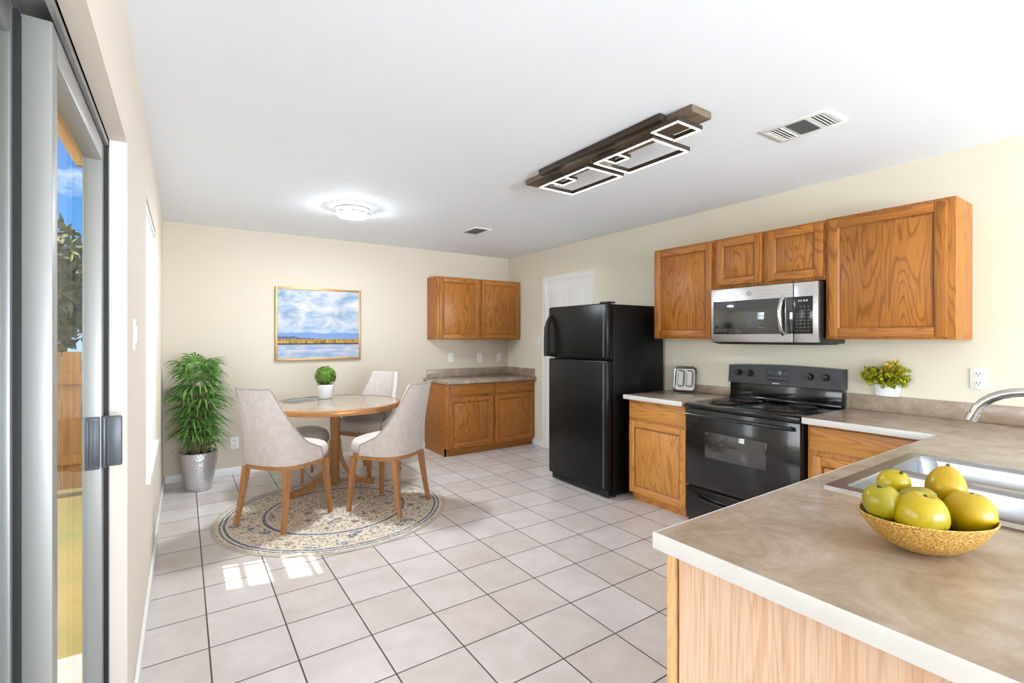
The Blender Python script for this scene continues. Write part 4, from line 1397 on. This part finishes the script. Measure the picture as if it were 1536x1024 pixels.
# ---------------------------------------------------------------- fruit bowl
BX, BY = 1.355, 0.3665
t = thing('fruit_bowl', 'golden textured oval bowl of yellow fruit on the peninsula counter', 'bowl', (BX, BY, CZ + 0.0005), R(-34.3))
bm = NB()
prof = [(0.0005, 0.0), (0.042, 0.0), (0.069, 0.010), (0.100, 0.032), (0.121, 0.058), (0.132, 0.078)]
inner = [(0.127, 0.078), (0.116, 0.060), (0.095, 0.037), (0.066, 0.016), (0.037, 0.007), (0.0005, 0.006)]
lathe(bm, prof, 56, 0, (0, 0, 0), 1.0, 0.78)
lathe(bm, [(0.132, 0.078), (0.1295, 0.080), (0.127, 0.078)], 56, 0, (0, 0, 0), 1.0, 0.78)
bmesh.ops.remove_doubles(bm, verts=bm.verts[:], dist=0.0002)
for v_ in bm.verts:
    if v_.co.z > 0.012:
        v_.co += Vector((rnd.uniform(-1, 1), rnd.uniform(-1, 1), 0)) * 0.0006
shell = obj('shell', bm, M['bowl'], t, ang=60)
bm = NB(); lathe(bm, inner, 56, 0, (0, 0, 0), 1.0, 0.78)
obj('lining', bm, M['bowl_in'], t, ang=60)
def fruit_obj(label, loc, rx, rz, m_, rot=(0, 0, 0), dimple=True, egg=0.0, name='yellow_fruit'):
    t = thing(name, label, 'fruit', loc, 0, 'fruit in the golden bowl')
    t.rotation_euler = rot
    bm = NB()
    bmesh.ops.create_uvsphere(bm, u_segments=32, v_segments=20, radius=1.0)
    for v_ in bm.verts:
        z_ = v_.co.z; rr_ = math.hypot(v_.co.x, v_.co.y)
        k_ = 1 + egg * (-z_)
        dz = -0.22 * math.exp(-(rr_ / 0.28) ** 2) if (dimple and z_ > 0) else 0
        a = math.atan2(v_.co.y, v_.co.x)
        lump = 1 + 0.018 * cos(5 * a + 0.4) * (1 - abs(z_))
        v_.co = Vector((v_.co.x * rx * k_ * lump, v_.co.y * rx * k_ * lump, (z_ + dz) * rz))
    obj('flesh', bm, m_, t, ang=180)
    bm = NB()
    z0 = rz * (0.80 if dimple else 0.985)
    tube(bm, [(0, 0, z0 - 0.006), (0.0005, 0.0005, z0 + 0.001), (0.002, 0.001, z0 + 0.005)], [0.0055, 0.004, 0.003], 7)
    obj('stem', bm, M['fr_stem'], t)
    return t
fruit_obj('yellow green round fruit at the left end of the bowl', (1.2769, 0.42, 0.986), 0.037, 0.041, M['fr_g'], (R(-8), R(-6), 0.3))
fruit_obj('yellow green round fruit at the front middle of the bowl', (1.2904, 0.3564, 0.973), 0.047, 0.052, M['fr_g'], (R(6), R(-10), 1.1))
fruit_obj('golden yellow round fruit at the right end of the bowl', (1.4197, 0.3082, 0.966), 0.046, 0.049, M['fr_y'], (R(4), R(-8), 2.0))
fruit_obj('tall golden egg shaped fruit standing at the back of the bowl', (1.4718, 0.3598, 1.0), 0.038, 0.050, M['fr_y'], (R(6), R(4), 0.5), False, 0.10)
fruit_obj('small pale yellow fruit at the back left of the bowl', (1.3894, 0.4341, 1.005), 0.033, 0.035, M['fr_g'], (R(30), R(-20), 0), False, 0.08)
fruit_obj('long green fruit lying behind the front fruit', (1.3592, 0.3881, 0.985), 0.026, 0.048, M['fr_green'], (R(78), R(0), R(50)), False, -0.1, 'green_fruit')

# ---------------------------------------------------------------- ceiling things
t = thing('flush_ceiling_lamp', 'lit round white flush ceiling lamp with chrome bands above the dining table', 'lamp', (1.155, 4.03, ZC))
RL = 0.135
bm = NB(); lathe(bm, [(0.0005, -0.0005), (RL - 0.008, -0.0005), (RL - 0.008, -0.060), (RL - 0.012, -0.063)], 48)
obj('drum', bm, M['lamp_side'], t)
bm = NB(); lathe(bm, [(RL - 0.012, -0.0635), (RL - 0.022, -0.074), (0.0005, -0.078)], 48)
obj('diffuser', bm, M['lamp_white'], t)
for z_ in (-0.014, -0.052):
    bm = NB(); lathe(bm, [(RL - 0.0075, z_ - 0.006), (RL + 0.003, z_ - 0.006), (RL + 0.003, z_ + 0.006), (RL - 0.0075, z_ + 0.006)], 48)
    obj('band', bm, M['alu_d'], t)

t = thing('led_ceiling_light', 'long lit ceiling light of overlapping rectangular frames on dark wood planks', 'lamp', (0, 0, 0))
obj('wood_plank', bx((1.925, 1.36, 2.385), (2.075, 2.66, 2.4195), 0.003), M['plank'], t)
obj('side_plank', bx((1.875, 1.50, 2.385), (1.922, 2.45, 2.4195), 0.003), M['bronze'], t)
def led_frame(x0_, x1_, y0_, y1_, z_, w_=0.018, h_=0.022):
    bm = NB()
    S_ = [((x0_, y0_), (x0_ + w_, y1_)), ((x1_ - w_, y0_), (x1_, y1_)), ((x0_ + w_, y0_), (x1_ - w_, y0_ + w_)), ((x0_ + w_, y1_ - w_), (x1_ - w_, y1_))]
    for a, b in S_:
        box(bm, (a[0], a[1], z_), (b[0], b[1], z_ + h_))
    f = obj('frame', bm, M['bronze'], t, smooth=False)
    bm = NB()
    for a, b in S_:
        box(bm, (a[0] + 0.005, a[1] + 0.005, z_ - 0.003), (b[0] - 0.005, b[1] - 0.005, z_ - 0.0003))
    obj('light_strip', bm, M['led'], f, smooth=False)
    bm = NB()
    for xx, yy in (((x0_ + x1_) / 2 - 0.03, y0_ + w_ / 2), ((x0_ + x1_) / 2 - 0.03, y1_ - w_ / 2)):
        xx = min(xx, 2.06)
        tube(bm, [(xx, yy, z_ + h_), (xx, yy, 2.384)], 0.003, 8)
    obj('support_rod', bm, M['bronze'], f)
led_frame(1.935, 2.235, 2.060, 2.530, 2.338)
led_frame(1.925, 2.225, 1.585, 2.010, 2.338)
led_frame(1.950, 2.095, 2.325, 2.470, 2.361, 0.016, 0.018)
led_frame(1.940, 2.085, 1.868, 1.985, 2.361, 0.016, 0.018)
led_frame(1.885, 2.070, 1.405, 1.570, 2.350, 0.018, 0.02)

def vent(label, x0_, x1_, y0_, y1_, m_, style):
    t = thing('ceiling_vent', label, 'vent', ((x0_ + x1_) / 2, (y0_ + y1_) / 2, ZC), 0)
    hx, hy = (x1_ - x0_) / 2, (y1_ - y0_) / 2
    bm = NB()
    fr = 0.028
    for a, b in (((-hx, -hy), (-hx + fr, hy)), ((hx - fr, -hy), (hx, hy)), ((-hx + fr, -hy), (hx - fr, -hy + fr)), ((-hx + fr, hy - fr), (hx - fr, hy))):
        box(bm, (a[0], a[1], -0.008), (b[0], b[1], -0.0005), 0, 0.002)
    obj('frame', bm, M['white_pl'], t)
    obj('duct_shadow', bx((-hx + fr, -hy + fr, -0.002), (hx - fr, hy - fr, -0.0005)), M['vent_d'], t, smooth=False)  # dark sheet painted in for the shade inside the duct
    def slats(y_a, y_b, n, along_x, mm):
        for i in range(n):
            bm = NB()
            if along_x:
                y_ = y_a + (y_b - y_a) * (i + 0.5) / n
                bar(bm, [(-hx + fr, y_, -0.007), (hx - fr, y_, -0.007)], [0.0065, 0.0065], [0.001, 0.001], 0, (0, 1, 0.55))
            else:
                x_ = -hx + fr + (2 * hx - 2 * fr) * (i + 0.5) / n
                bar(bm, [(x_, y_a, -0.007), (x_, y_b, -0.007)], [0.0065, 0.0065], [0.001, 0.001], 0, (1, 0, 0.55))
            obj('slat', bm, mm, t, smooth=False)
    if style:
        L = hy - fr
        slats(-L, -L * 0.5, 4, True, M['white_pl'])
        slats(-L * 0.42, L * 0.42, 12, False, M['vent'])
        slats(L * 0.5, L, 4, True, M['white_pl'])
        for s in (-1, 1):
            obj('divider', bx((-hx + fr, s * L * 0.46 - 0.008, -0.009), (hx - fr, s * L * 0.46 + 0.008, -0.003)), M['white_pl'], t, smooth=False)
    else:
        slats(-hy + fr, hy - fr, 14, False, M['vent'])
vent('white ceiling vent with grey louvres near the upper cabinets', 2.478, 2.712, 1.035, 1.345, M['vent'], True)
vent('small dark ceiling vent between the round lamp and the corner cabinet', 2.33, 2.53, 4.06, 4.35, M['vent_d'], False)
